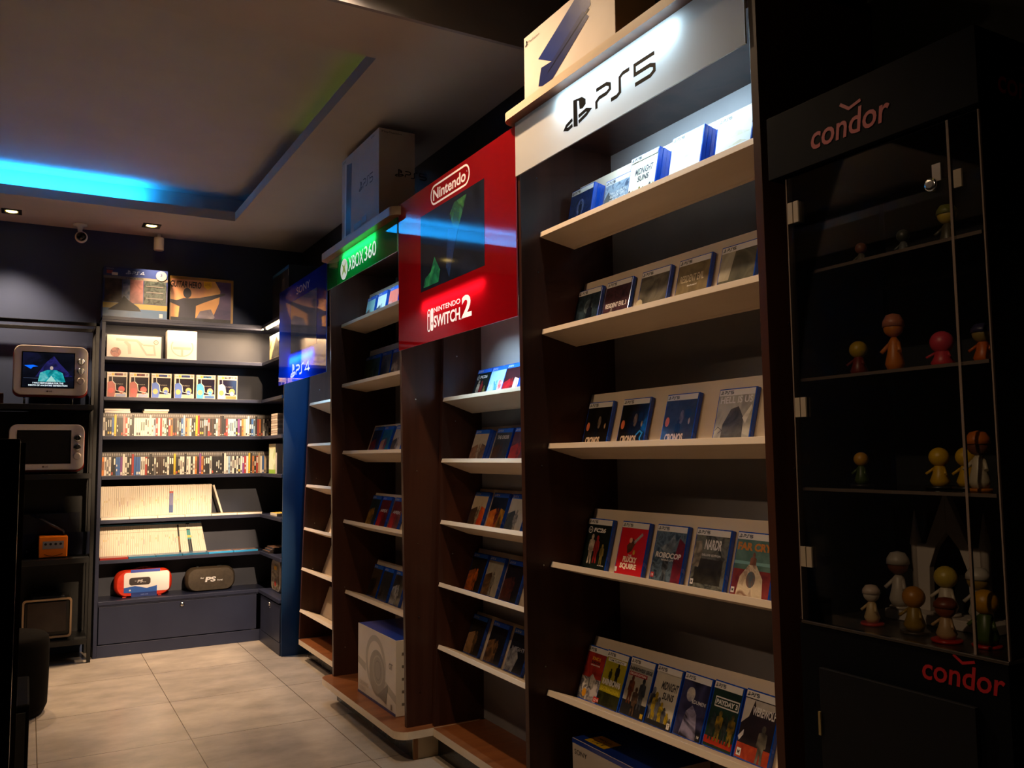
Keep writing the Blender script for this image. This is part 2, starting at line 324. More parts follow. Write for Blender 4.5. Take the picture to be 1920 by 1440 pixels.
b = MB(); b.box(-.012, .012, -.012, .012, -.03, 0, WHITE); b.build('bracket', t)
b = MB(); b.lathe([(.034, -.03), (.037, -.034), (.037, -.125), (.033, -.130)], WHITE, (0, 0, 0)); b.build('housing', t)

# ================================================================ CORNER SHELVING
XL, YF = 0.465, 6.84
SH = [2.122, 1.828, 1.542, 1.254, 0.940, 0.655]     # undersides, 25 mm boards
TH = 0.025
cs = thing('corner_shelving', 'navy blue built-in shelving full of games lit by a warm strip', 'shelving', (XL, YF, 0))
def P(parent, name, m, *boxes, bevel=0.0015, label=None):
    b = MB(); lx, ly, lz = parent.location
    for q in boxes: b.box(q[0]-lx, q[1]-lx, q[2]-ly, q[3]-ly, q[4]-lz, q[5]-lz, m)
    o = b.build(name, parent, bevel)
    if label: o['label'] = label
    return o
P(cs, 'side_panel', NAVY, (0.440, 0.465, YF, 7.13, 0, 2.443))
P(cs, 'back_panel', NAVYD, (0.465, 1.97, 7.12, 7.145, 0.0, 2.42))
P(cs, 'top_board', NAVY, (0.440, 1.97, YF-.005, 7.13, 2.418, 2.443), (0.440, 1.585, YF-.005, YF+.004, 2.402, 2.418))
for z in SH: P(cs, 'shelf', NAVY, (0.465, 1.968, YF, 7.12, z, z+TH))
P(cs, 'counter_board', NAVY, (0.465, 1.968, YF-.008, 7.12, 0.366, 0.391))
d = P(cs, 'drawer', NAVY, (0.472, 1.572, YF+.003, YF+.02, 0.092, 0.352))
b = MB(); b.lathe([(.016, 0), (.016, -.010), (.010, -.014), (.008, -.016)], CHROME, (1.03-XL, .002, .325), axis='y'); b.box(1.029-XL, 1.031-XL, -.014, -.004, .321, .329, BLACK); o = b.build('lock', d); 
P(cs, 'plinth', NAVY, (0.465, 1.60, YF+.002, YF+.018, 0, 0.085)); P(cs, 'front_rail', NAVY, (0.465, 1.60, YF+.004, YF+.02, .355, .366))
P(cs, 'led_bar', M((255, 214, 150), 0.4, emit=10.0), (0.50, 1.60, 6.846, 6.858, 2.410, 2.418), label='warm glowing light strip')
rs = thing('return_shelving', 'short navy shelving turning the corner beside the blue end panel', 'shelving', (1.59, 6.2, 0))
P(rs, 'back_panel', NAVYD, (1.955, 1.975, 6.22, 6.84, 0.0, 2.42))
P(rs, 'top_board', NAVY, (1.585, 1.975, 6.215, 6.834, 2.418, 2.443))
for z in SH: P(rs, 'shelf', NAVY, (1.59, 1.955, 6.22, 6.838, z, z+TH))
P(rs, 'counter_board', NAVY, (1.582, 1.955, 6.22, 6.831, 0.366, 0.391))
d = P(rs, 'drawer', NAVY, (1.593, 1.61, 6.225, 6.80, 0.092, 0.352))
b = MB(); b.lathe([(.013, 0), (.013, -.010), (.008, -.012)], CHROME, (.003, .30, .325), axis='x'); b.lathe([(.006, 0), (.006, -.004)], CHROME, (.003, .30, .30), axis='x'); b.build('lock', d)
P(rs, 'plinth', NAVY, (1.594, 1.608, 6.22, 6.84, 0, 0.088))
P(rs, 'led_bar', M((255, 214, 150), 0.4, emit=70.0), (1.605, 1.621, 6.24, 6.79, 2.408, 2.418), label='warm glowing light strip')
BLUEP = noisemat(('0f2c4c', '123254'), 3, 0.35)
P(rs, 'end_panel', BLUEP, (1.60, 1.975, 6.195, 6.217, 0, 2.443), label='blue end panel')

# ================================================================ GAME DISPLAY UNITS
def lerp(a, b, t): return a+(b-a)*t
def unit(label, yn, yf, xb, xt, ztop, shelves, bx, kx, head_z, cap=None, wood=WOOD, ext=(.035, .06)):
    u = thing('display_unit', label, 'display unit', (1.6, yn, 0), 'dark wooden game display units along the right wall')
    ox, oy = 1.6, yn
    def LP(p): return (p[0]-ox, p[1]-oy, p[2])
    for ya, yb in ((yn, yn+.025), (yf-.025, yf)):
        b = MB(); b.hexa([LP(p) for p in ((xb, ya, .142), (1.97, ya, .142), (1.97, yb, .142), (xb, yb, .142), (xt, ya, ztop), (1.97, ya, ztop), (1.97, yb, ztop), (xt, yb, ztop))], wood)
        for k in range(7):      # shelf pin holes with chrome pins, on the side the camera meets
            z = .3+k*(ztop-.5)/6; xx = lerp(xb, xt, z/ztop)+.07
            b.lathe([(.004, -.003), (.003, 0.001)], CHROME, LP((xx, ya, z)), n=8, axis='y')
        b.build('side_panel', u, 0.001)
    b = MB(); b.box(1.95-ox, 1.97-ox, yn+.025-oy, yf-.025-oy, .142, ztop, GREYBACK); b.build('back_panel', u)
    b = MB(); b.box(max(xt, 1.55)+.055-ox, 1.95-ox, yn+.025-oy, yf-.025-oy, head_z, head_z+.02, wood); b.build('head_board', u)
    if cap:
        z0, z1, cx, r = cap; b = MB(); pts = rrect(cx, yn-ext[0], 1.97, yf+.03, r, 6)
        b.prism(pts, lambda a, c, t: (a-ox, c-oy, t), WOODTOP, z0, z1, EDGE); o = b.build('top_board', u); o['label'] = 'top board with a pale rounded edge'
    b = MB(); pts = rrect(bx, yn-(ext[1] if cap else -.034), 1.97, yf+(.03 if cap else -.042), .07 if cap else .004, 6)
    b.prism(pts, lambda a, c, t: (a-ox, c-oy, t), WOODTOP, .107, .142, EDGE); o = b.build('base_board', u); o['label'] = 'base board with a pale front edge'
    b = MB(); b.box(kx-ox, kx+.018-ox, yn+.0-oy, yf-oy, 0, .107, M('0d0c0c', 0.25)); b.build('plinth', u)
    if cap:
        b = MB(); b.box(kx-ox, 1.90-ox, -.02, -.002, 0, .106, M('c9b18d', 0.5)); b.build('plinth_end', u); b = MB(); b.box(kx-.004-ox, kx+.018-ox, -.024, -.0195, 0, .107, M('8a5a2c', 0.5)); b.build('plinth_edging', u)
    ys = (yn+.027, yf-.027)
    for z, xf, tilt, dz, D, hb in shelves:     # tilted display shelves: ledge and back rest
        t = math.radians(tilt); s = Vector((math.cos(t), 0, -math.sin(t))); up = Vector((math.sin(t), 0, math.cos(t)))
        A = Vector((xf, 0, z))
        def ring(y, zz): 
            Y = Vector((0, y, zz)); return [A+Y, A+s*D+Y, A+s*D-up*.02+Y, A-up*.02+Y]
        b = MB(); f = ring(ys[1], 0); n = ring(ys[0], dz); b.hexa([LP(p) for p in n+f], SHELFW); sh = b.build('display_shelf', u, 0.001)
        def ring2(y, zz):
            Y = Vector((0, y, zz)); q = A+s*(D+.0005)-up*.02; return [q+Y, q+s*.015+Y, q+s*.015+up*hb+Y, q+up*hb+Y]
        b = MB(); f = ring2(ys[1], 0); n = ring2(ys[0], dz); b.hexa([LP(p) for p in n+f], SHELFW); b.build('back_rest', sh, 0.001)
    return u
PS5_SH = [(2.218, 1.622, 11, 0.0, .14, .245), (1.857, 1.626, 14, 0.0, .14, .245), (1.441, 1.645, 15, 0.0, .14, .245), (1.018, 1.650, 15, 0.008, .14, .245), (0.573, 1.628, 20, 0.03, .14, .245)]
NIN_SH = [(1.68, 1.744, 19, 0, .155, .24), (1.387, 1.734, 19, 0, .155, .24), (1.096, 1.728, 20, 0, .15, .225), (.804, 1.717, 20, 0, .15, .23), (.515, 1.712, 21, 0, .145, .22)]
XB_SH = [(2.186, 1.606, 10, 0, .14, .24), (1.83, 1.612, 9, 0, .14, .25), (1.436, 1.620, 19, 0, .14, .225), (1.035, 1.627, 19, 0, .14, .225), (.628, 1.640, 18, 0, .14, .235)]
P4_SH = [(z_, x_, 20, 0, .15, .22) for z_, x_ in ((1.786, 1.750), (1.496, 1.738), (1.209, 1.730), (.91, 1.717), (.632, 1.702), (.345, 1.692))]
u_ps4 = unit('dark wooden shelf unit farthest away, under the blue acrylic sign', 4.965, 6.08, 1.690, 1.765, 2.40, P4_SH, 1.678, 1.76, 2.30)
u_xb = unit('dark wooden shelf unit with the green sign and a box on top', 3.82, 4.94, 1.572, 1.536, 2.558, XB_SH, 1.503, 1.60, 2.50, (2.560, 2.602, 1.485, .06))
u_nin = unit('dark wooden shelf unit under the tall red acrylic sign', 2.705, 3.795, 1.690, 1.760, 2.40, NIN_SH, 1.676, 1.72, 2.30)
u_ps5 = unit('tall dark wooden shelf unit nearest the camera with a white lit sign', 1.480, 2.68, 1.552, 1.538, 2.620, PS5_SH, 1.503, 1.60, 2.560, (2.622, 2.652, 1.490, .05), ext=(.02, .02))

# ================================================================ SIGNS (parts of their units, in the plane x = 1.53)
SX = 1.53
def sign(u, name, y_far, y_near, z0, z1, mat, edge, label):
    W, H = y_far-y_near, z1-z0; b = MB()
    b.face([(0, 0, 0), (W, 0, 0), (W, H, 0), (0, H, 0)], mat)
    for p in (((0, 0, -.005), (W, 0, -.005), (W, 0, 0), (0, 0, 0)), ((W, 0, -.005), (W, H, -.005), (W, H, 0), (W, 0, 0)), ((W, H, -.005), (0, H, -.005), (0, H, 0), (W, H, 0)), ((0, H, -.005), (0, 0, -.005), (0, 0, 0), (0, H, 0))): b.face(p, edge)
    o = ob(name, b.mesh(name, recalc=False), u); o.matrix_parent_inverse = Matrix.Identity(4); o.matrix_basis = Matrix.Translation(-Vector(u.location)) @ side_frame(y_far, z0, SX)
    o['label'] = label; return o, W, H
def sub(parent, name, art, lift=0.0006, depth=0.0, label=None):
    o = ob(name, art.mesh(name, depth), parent); o.location = (0, 0, lift)
    if label: o['label'] = label
    return o
def led_housing(parent, x0, x1, y, zz=-.045):
    b = MB(); b.box(x0, x1, y, y+.014, zz-.02, zz, M('d8dade', 0.4)); b.build('led_housing', parent)
# white sign
sg, W, H = sign(u_ps5, 'sign_panel', 2.672, 1.509, 2.419, 2.6212, acrylic('white_acrylic', (232, 230, 226), 0.5, 1.3), M('c8c8c8', .3), 'white backlit acrylic sign panel')
a = Art(); K = M('020304', 0.5, spec=.1); ps_mark(a, .335, .045, .150, .098, K); sub(sg, 'logo_mark', a)
a = Art(); ps_word(a, .520, .066, .290, .060, .0125, K); sub(sg, 'lettering', a); led_housing(sg, .28, .93, H-.012)
# green sign
sg, W, H = sign(u_xb, 'sign_panel', 4.955, 3.838, 2.392, 2.5595, acrylic('green_acrylic', (8, 150, 52), 0.55, 1.5, (6, 54, 26)), M('6fae7c', .3), 'green backlit acrylic sign panel')
a = Art(); a.ell(.315, .068, .062, .060, M('e6ece0', .3, emit=.55)); a.poly([(.27, .11), (.315, .085), (.36, .11), (.33, .075), (.358, .028), (.315, .055), (.272, .028), (.30, .075)], M('9fbf5a', .3, emit=.4)); sub(sg, 'logo_mark', a)
a = Art(); LW = M('f2f6f2', .3, emit=.75); a.text('XBOX', .392, .040, .245, .078, LW, 0.0); a.text('360', .655, .044, .175, .078, LW, 0.0); sub(sg, 'lettering', a); led_housing(sg, .20, .88, H-.012)
# red sign
sg, W, H = sign(u_nin, 'sign_panel', 3.815, 2.672, 1.902, 2.612, acrylic('red_acrylic', (225, 12, 28), 0.45, 1.55, (150, 8, 16)), M('c8484a', .3), 'large red acrylic sign panel')
LR = M('f4dede', .35, emit=.0); LRW = M('fff2f0', .3, emit=.62)
a = Art(); yb = .605; a.stroke(rrect(.385, yb, .765, yb+.082, .040, 6), .0085, LR, True); a.text('Nintendo', .408, yb+.016, .325, .050, LR, 0.022); a.text('R', .742, yb+.050, .006, .007, LR); sub(sg, 'lettering', a, label='pale outlined lettering')
SCR = noisemat(('101218', '161a22', '12151c', '1a2030'), 3.0, 0.06, (1, 1, 1), 2, 0.5, emit=0.25)
a = Art(); a.rect(.268, .236, .895, .584, SCR)
a.poly([(.62, .56), (.74, .565), (.70, .50), (.66, .44), (.61, .46), (.58, .52)], noisemat(('2c5a34', '1c3a28', '3c6a38'), 9, 0.06, emit=0.35)); a.poly([(.56, .46), (.66, .44), (.62, .36), (.57, .25), (.54, .30)], noisemat(('1c2a4c', '16203a', '25406a'), 7, 0.06, emit=0.35))
a.poly([(.30, .25), (.46, .25), (.48, .30), (.42, .37), (.38, .31), (.32, .29)], noisemat(('1d6a44', '164a34', '2f8a50'), 9, 0.06, emit=0.35)); sub(sg, 'screen', a, label='dark glossy screen set in the sign')
a = Art(); x0 = .345; a.text('NINTENDO', x0+.065, .122, .265, .022, LRW, 0.012); a.text('SWITCH', x0+.065, .055, .262, .052, LRW, 0.02); a.text('2', x0+.345, .056, .088, .092, LRW, 0.03); a.text('TM', x0+.328, .052, .012, .007, LRW)
sub(sg, 'lettering', a)
a = Art(); a.stroke(rrect(x0, .048, x0+.026, .142, .012, 5), .006, LRW, True); a.ell(x0+.013, .118, .006, .007, LRW, 10); a.poly(rrect(x0+.033, .045, x0+.060, .145, .012, 5), LRW); a.ell(x0+.047, .078, .006, .008, M('b01020', .3), 10); sub(sg, 'logo_mark', a); led_housing(sg, .24, .93, .192)
# blue sign
sg, W, H = sign(u_ps4, 'sign_panel', 6.080, 4.968, 1.905, 2.568, acrylic('blue_acrylic', (6, 62, 240), 0.5, 1.55, (8, 24, 84)), M('4a6ab8', .3), 'large blue acrylic sign panel')
LB = M('8f98b4', .35); LBW = M('dff2ff', .3, emit=.8)
a = Art(); a.text('SONY', .45, .575, .315, .048, LB, 0.006); sub(sg, 'lettering', a, label='pale grey lettering')
a = Art(); a.rect(.318, .195, .915, .545, noisemat(('1a2036', '2a3048', '1c2a44', '30364a'), 4, 0.06, (1, 1, 1), 3, 0.5, emit=0.25)); sub(sg, 'screen', a, label='dark glossy screen set in the sign')
a = Art(); ps_mark(a, .325, .022, .105, .098, LBW); sub(sg, 'logo_mark', a)
a = Art(); ps_word(a, .455, .040, .31, .060, .012, LBW, '4'); sub(sg, 'lettering', a); led_housing(sg, .25, .85, .185)
# ================================================================ GAME CASES ON THE DISPLAY SHELVES
CW, CH, CT = .150, .186, .0155
BLUEC = M('0c46b4', 0.25, coat=0.4); WB = M('d9d5d2', 0.32); INK = M('15151a', 0.4)
def nm(*c, s=26, d=3, e=1.2): return noisemat(c, s, 0.3, (1, 1, 1), d, e, coat=0.3)
def case_body(name, w, h, t, m):
    b = MB(); b.box(-w/2, w/2, 0, h, -t, 0, m); return b.mesh(name, 0.0018)
_body = {}
def cover_sheet(fn, w, h, style):
    m = .004; a = Art(.00012); W, H = w-2*m, h-2*m
    class O:      # art in 0..1 coordinates of the sheet
        pass
    def tx(p): return [(-w/2+m+x*W, m+y*H) for x, y in p]
    A = a
    class U:
        def rect(s, x0, y0, x1, y1, c): A.poly(tx([(x0, y0), (x1, y0), (x1, y1), (x0, y1)]), c)
        def poly(s, p, c): A.poly(tx(p), c)
        def ell(s, x, y, r, q, c, n=16): (cx, cy), = tx([(x, y)]); A.ell(cx, cy, r*W, q*H, c, n)
        def ring(s, x, y, r, q, t, c): (cx, cy), = tx([(x, y)]); A.ring(cx, cy, r*W, q*H, t*W, c)
        def stroke(s, p, t, c, cl=False): A.stroke(tx(p), t*W, c, cl)
        def text(s, st, x, y, ww, hh, c, bold=.02, slant=0): (cx, cy), = tx([(x, y)]); A.text(st, cx, cy, ww*W, hh*H, c, bold, slant)
        def person(s, x, y, hh, c, arms=0): (cx, cy), = tx([(x, y)]); A.person(cx, cy, hh*H, c, arms)
    u = U()
    A.step = 0.00012
    fn(u)
    if style == '5':
        u.rect(0, .895, 1, 1, WB); ps_mark(A, -w/2+m+.03*W, m+.915*H, .085*W, .066*H, INK); ps_word(A, -w/2+m+.15*W, m+.925*H, .25*W, .045*H, .0022, INK)
    elif style == '4':
        BL = M('1f5fd0', 0.3); u.rect(0, .895, 1, 1, BL); ps_mark(A, -w/2+m+.05*W, m+.915*H, .085*W, .066*H, WB); ps_word(A, -w/2+m+.17*W, m+.925*H, .22*W, .045*H, .0022, WB, '4')
    return a.mesh('cover_sheet')
def short(t):
    w_ = t.replace(',', '').split()[:10]
    while w_[-1] in ('of', 'the', 'on', 'with', 'a', 'in', 'at', 'and', 'from', 'leftmost', 'right', 'second', 'bright', 'left', 'dark'): w_ = w_[:-1]
    return ' '.join(w_)
def game(frame, sheet, label, group, w=CW, h=CH, n=1, body=BLUEC, t=CT, cat='game case', gap=0.0):
    """a game case standing at frame; n-1 plain copies of it behind, as one pile leaning together"""
    key = (w, h, t, body.name)
    if key not in _body: _body[key] = case_body('plastic_case', w, h, t, body)
    for k in range(n):
        m = frame @ Matrix.Translation((random.uniform(-.002, .002) if k else 0, 0, -k*(t+.0006))) 
        r = thing('game_case', label if k == 0 else 'identical case hidden behind the '+short(label), cat, group=group if k == 0 else group+', copies behind'); r.matrix_world = m
        ob('plastic_case', _body[key], r)
        s = ob('cover_sheet', sheet, r); s.location = (0, 0, .0004)
# generic cover pictures -------------------------------------------------
DK = nm('07090e', '141b2a', '0a0c12'); 
def c_returnal(u): u.rect(0, 0, 1, 1, nm('0a1430', '182a58', '0b1838')); u.ell(.5, .55, .16, .2, nm('5a6a9a', '23305a')); u.person(.5, .3, .4, nm('0b1020', '18203a')); u.text('RETURNAL', .12, .1, .76, .07, nm('c9c48e', 'd8d0a0'))
def c_cold(u): u.rect(0, 0, 1, 1, nm('6a7688', '9aa6b4', '445064')); u.poly([(0, 0), (.4, 0), (.35, .6), (.15, .75), (0, .6)], nm('3c4248', '6c6a60')); u.text('CALL OF DUTY', .2, .66, .7, .05, WB); u.text('BLACK OPS', .25, .58, .6, .06, WB); u.text('COLD WAR', .22, .46, .68, .09, WB)
def c_mid(u): u.rect(0, 0, 1, 1, nm('e4dcc0', 'f0ead4', s=8)); u.text('MIDNIGHT', .2, .60, .66, .14, M('2a2634', .4), .03, .1); u.text('SUNS', .32, .45, .42, .12, M('2a2634', .4), .03, .1); [u.person(.06+.13*k, .0, .34-.03*(k % 3), nm('3a3a20', 'b89a20') if k % 2 else nm('20222c', '6a6a70')) for k in range(8)]
def c_death(u): u.rect(0, 0, 1, 1, nm('f2ece4', 'fbf6ee', s=8)); u.poly([(.3, .5), (.7, .64), (.95, .6), (.6, .52)], nm('e0d4b8', 'c8b898')); u.text('DEATHLOOP', .1, .08, .75, .1, M('b8b0a8', .4), 0.02, .15)
def c_pale(u): u.rect(0, 0, 1, 1, nm('f4f0ea', 'fcf8f0', s=8)); u.poly([(.1, .6), (.6, .66), (.98, .55), (.5, .55)], nm('d8c8a0', 'e8dcc4')); u.poly([(.3, .4), (.7, .46), (.9, .4)], nm('e0d0b0', 'f0e4cc'))
def c_re2(u): u.rect(0, 0, 1, 1, nm('10161e', '2c3a44', '0a0e14')); u.ell(.55, .62, .2, .16, nm('5a6870', '1a2028')); u.person(.62, .1, .6, DK); u.text('RESIDENT EVIL 2', .08, .05, .84, .07, nm('b09080', 'c8a890'))
def c_re3(u): u.rect(0, 0, 1, 1, nm('281c22', '4a3038', '1c141a')); u.text('RESIDENT EVIL 3', .08, .45, .84, .1, WB); u.person(.35, .1, .35, nm('8a8480', '3c3430')); u.rect(0, 0, 1, .12, nm('8a4a18', 'd88a30', '40200c')); u.poly([(.1, .12), (.3, .25), (.5, .14), (.8, .22), (1, .12)], nm('a86a30', 'e0a050'))
def c_re4(u): u.rect(0, 0, 1, 1, nm('4a463c', '6a6456', '3a382f', s=9)); u.ell(.05, .35, .13, .12, nm('c8bca0', 'a0947c')); u.text('RESIDENT EVIL 4', .08, .2, .84, .1, WB); u.text('4', .85, .2, .1, .16, WB)
def c_re7(u): u.rect(0, 0, 1, 1, nm('6a5c40', '7c6c4c', '5a4e36', s=9)); u.text('RESIDENT EVIL', .1, .56, .76, .14, nm('c8b898', 'd8c8a8')); u.text('biohazard', .36, .48, .3, .03, WB); u.person(.52, 0, .34, nm('b0a890', '8a8470'))
def c_village(u): u.rect(0, 0, 1, 1, nm('3a3a30', '5a5848', '22221e', s=7)); u.poly([(0, .4), (.3, .4), (.42, .95), (0, .95)], nm('b4ac98', '8a8474', s=9)); u.text('VILLAGE', .2, .1, .76, .16, nm('d0c8b0', 'e0d8c4'))
def mk_cronos(k):
    def f(u):
        u.rect(0, 0, 1, 1, nm('0c0a09', '1c1917') if k < 2 else nm('2a2826', '3a3836')); u.ell(.12, .5, .07, .09, nm('e8603a', 'f0b080')); u.ell(.58, .58, .07, .13, nm('9a8470', '54483e')); u.ell(.84, .5, .03, .06, nm('d8b890', 'b08c60'))
        u.person(.5, .12, .42, DK); u.rect(.68, .55, .84, .72, M('05060a', .3)); u.text('CRONOS', .12, .13, .60, .15, nm('b8a088', 'c8b098'), .05)
        if k == 1: u.stroke([(.7, .28), (.82, .36), (.92, .32), (.86, .22), (.94, .1), (.84, .05)], .04, M('2c8ac8', .3))  # reflection of the blue cove light, painted into the cover
    return f
def c_hell(u): u.rect(0, 0, 1, 1, nm('9a968c', 'b4b0a4', '84807a', s=7)); u.text('HELL IS US', .06, .76, .9, .12, WB); u.poly([(.2, 0), (.22, .4), (.4, .66), (.6, .7), (.78, .5), (.82, 0)], nm('3c3a36', '5a5850', '24221f', s=14)); u.poly([(.75, .5), (.95, .72), (.98, .66), (.85, .4)], nm('c8c4b8', 'e0dcd0')); u.stroke([(.02, .3), (.1, .36), (.22, .3), (.12, .25)], .012, INK)
def c_fc(u): u.rect(0, 0, 1, 1, nm('0c1412', '18221e')); u.ring(.14, .78, .09, .07, .02, WB); u.text('EA', .09, .76, .1, .04, WB); u.text('FC26', .28, .74, .5, .09, WB, .05, .2); u.person(.3, .1, .6, nm('c0b0a0', '605850')); u.person(.52, .12, .56, nm('9a2a2a', '4a1a1a')); u.person(.78, .1, .42, nm('8a7a40', '3a3420')); u.text('EA SPORTS', .7, .08, .24, .02, WB)
def c_plucky(u): u.rect(0, 0, 1, 1, M('c01824', .3)); u.poly([(.3, .55), (.5, .7), (.62, .62), (.5, .46), (.36, .4)], nm('6a3a28', '3c2a20')); u.stroke([(.55, .62), (.82, .8)], .07, nm('4a4440', 'c8c0b8')); u.ell(.6, .44, .045, .05, M('b88a30', .4)); u.ell(.42, .66, .06, .05, M('d89a80', .4)); u.text('THE', .4, .35, .14, .04, WB); u.text('PLUCKY', .24, .24, .52, .11, M('ecdcc8', .35), .05); u.text('SQUIRE', .16, .1, .62, .12, M('ecdcc8', .35), .05); u.rect(0, .04, .08, .13, WB)
def c_robo(u): u.rect(0, 0, 1, 1, nm('2a3a4c', '5a6c7c', '1c2834')); u.poly([(.7, 0), (1, 0), (1, .7), (.8, .8), (.7, .4)], nm('7a2030', '54202c')); u.poly([(.2, .6), (.45, .7), (.6, .86), (.7, .7), (.6, .55), (.4, .5)], nm('8a949c', '2c3a48')); u.person(.45, 0, .5, nm('1a2028', '6a7078')); u.text('ROBOCOP', .08, .42, .84, .1, WB, .04, .1); u.text('ROGUE CITY', .3, .37, .4, .03, WB); u.rect(.02, .05, .13, .14, M('b02828', .4)); u.text('18', .04, .07, .07, .05, WB)
def c_dnr(u): u.rect(0, 0, 1, 1, nm('4a4c4a', '6a6c66', '2c2e2c')); u.rect(.1, .08, .9, .5, nm('26241f', '3c3a34')); u.poly([(0, .35), (.2, .35), (.25, .6), (.2, .8), (0, .78)], nm('a89c88', '5c564c')); u.text('NARDR', .3, .66, .5, .17, WB, .03, .05); u.text('DELUXE EDITION', .26, .55, .55, .035, WB); u.rect(.03, .05, .12, .14, WB); u.text('M', .05, .07, .05, .05, INK)
def c_far(u): u.rect(0, 0, 1, 1, nm('3c5c54', '64847a', s=9)); u.rect(0, 0, 1, .42, nm('8a3a34', '6c2a30')); u.text('FAR CRY', .03, .72, .9, .13, M('c07820', .35), .05); u.rect(0, .5, 1, .55, M('7aa8a4', .3)); u.person(.5, .28, .42, nm('5a4038', '8a5c4c')); u.poly([(.15, 0), (.2, .3), (.4, .5), (.6, .5), (.8, .3), (.85, 0)], nm('b8a890', 'd0c0a8', '8a6a58')); u.ell(.5, .27, .12, .13, nm('8a5a44', '4a6470')); u.rect(.02, .03, .11, .12, WB); u.text('M', .04, .05, .05, .05, INK)
def c_sonic(u): u.rect(0, 0, 1, 1, nm('7a1c18', 'a8342a', '501010', s=8)); u.rect(0, 0, 1, .42, nm('b0a8a8', '4a4a58', 'd8d0c8')); u.text('SONIC X', .3, .76, .4, .06, M('d8b030', .4)); u.text('SHADOW', .3, .69, .42, .05, INK, .04); u.text('GENERATIONS', .28, .65, .46, .025, WB); u.poly([(.2, .3), (.5, .5), (.8, .36), (.6, .2)], nm('2a2a34', 'c0b8b0')); u.ell(.3, .12, .1, .08, M('c88a20', .4)); u.rect(.8, .02, .97, .12, M('b02020', .4)); u.text('12', .84, .04, .1, .05, WB)
def c_rex(u): u.rect(0, 0, 1, 1, nm('8a8218', 'a89c20', s=8)); u.rect(0, 0, 1, .25, nm('141608', '2c2e14')); u.rect(.1, .82, .95, .88, WB); u.text('TOM CLANCYS', .14, .83, .7, .035, INK); u.person(.65, .42, .4, INK); u.person(.36, .4, .3, nm('1a1c10', '34361c')); u.text('RAINBOW6', .08, .38, .84, .12, WB, .05); u.text('EXTRACTION', .08, .27, .84, .08, M('b8a828', .4), .05); u.rect(.02, .02, .12, .1, M('b02020', .4)); u.text('16', .04, .03, .07, .05, WB)
def c_siege(u): u.rect(0, 0, 1, 1, nm('a8a49c', '8a8478', s=7)); u.rect(0, 0, 1, .25, INK); u.text('RAINBOWSIX SIEGE', .02, .78, .94, .07, INK, .04); u.rect(.04, .69, .8, .76, M('8a2024', .4)); u.text('DELUXE EDITION', .08, .71, .66, .035, WB); u.person(.25, .2, .5, nm('6a3a24', '2c1c16')); u.person(.72, .15, .55, nm('22242a', '44464c')); u.person(.5, .02, .5, nm('141418', '5a4434')); u.rect(.86, .03, .97, .11, M('c8a018', .4))
def c_mid2(u): u.rect(0, 0, 1, 1, nm('b8b0a0', 'c8c0b0', s=7)); u.text('MIDNIGHT', .3, .62, .66, .14, INK, .03, .1); u.text('SUNS', .42, .46, .44, .12, INK, .03, .1); [u.person(.07+.14*k, 0, .62-.07*k, nm('3a3a20', 'b89a20') if k % 2 else nm('20222c', '6a6a70')) for k in range(7)]; u.rect(0, 0, 1, .08, INK); u.rect(.86, .02, .97, .12, WB); u.text('T', .89, .04, .05, .06, INK)
def c_purple(u): u.rect(0, 0, 1, 1, nm('1c1a30', '3c3a5c', '12121e', s=9)); u.ell(.35, .68, .16, .12, nm('c8c0b8', '7a7488')); u.text('EDUMEN', .45, .55, .5, .06, WB); u.poly([(.2, 0), (.3, .4), (.5, .52), (.7, .4), (.85, 0)], nm('4a445c', '8a84a0', '24202e', s=14)); u.rect(.86, .03, .98, .11, INK); u.text('18', .88, .05, .08, .04, WB)
def c_pay(u): u.rect(0, 0, 1, 1, nm('14241c', '22382c', s=7)); u.rect(0, .04, 1, .15, nm('8a1c14', 'b0381c')); u.rect(.12, .62, .98, .78, WB); u.rect(.145, .64, .955, .76, nm('16241e', '203028')); u.text('PAYDAY 3', .17, .66, .76, .08, WB, .05); [u.person(.2+.22*k, .1, .42+.06*(k % 2), nm('2c2c20', '9a7c20') if k % 2 else nm('101412', '3c4440')) for k in range(4)]
def c_were(u): u.rect(0, 0, 1, 1, nm('201c20', '34282c', s=7)); u.rect(0, 0, 1, .22, nm('8a2c1c', 'b04828')); u.poly([(0, .5), (.2, .62), (.3, .88), (0, .88)], nm('b8b0a8', 'c8c0b8')); u.poly([(.3, .88), (1, .88), (1, .8), (.4, .72)], nm('a8a098', 'b8b0a8')); u.text('WEREWOLF', .28, .66, .7, .13, WB, .03); u.person(.72, 0, .56, nm('38342f', '7a7468')); u.poly([(0, .3), (.14, .42), (.15, .34), (.05, .24)], WB); u.rect(.05, .03, .18, .14, WB); u.text('M', .08, .05, .07, .06, INK)
def shelf_frame(S, y, n=1, t=CT, lead=0.0):
    z, xf, tilt, dz, D0, hb = S; a = math.radians(tilt); D = D0-n*(t+.0008)-.0012-lead
    zz = z+dz*(2.6-y)/1.1 if dz else z
    return side_frame(y, zz-math.sin(a)*D+.0006, xf+math.cos(a)*D, tilt)
XREF = {}
for k, S_ in enumerate(PS5_SH): XREF[id(S_)] = (1.735, 2.651)
for S_, x_ in zip(NIN_SH, (1.855, 1.845, 1.835, 1.825, 1.825)): XREF[id(S_)] = (x_, 3.766)
for S_, x_ in zip(XB_SH, (1.70, 1.71, 1.72, 1.73, 1.73)): XREF[id(S_)] = (x_, 4.911)
for S_ in P4_SH: XREF[id(S_)] = (S_[1]+.12, 6.0)
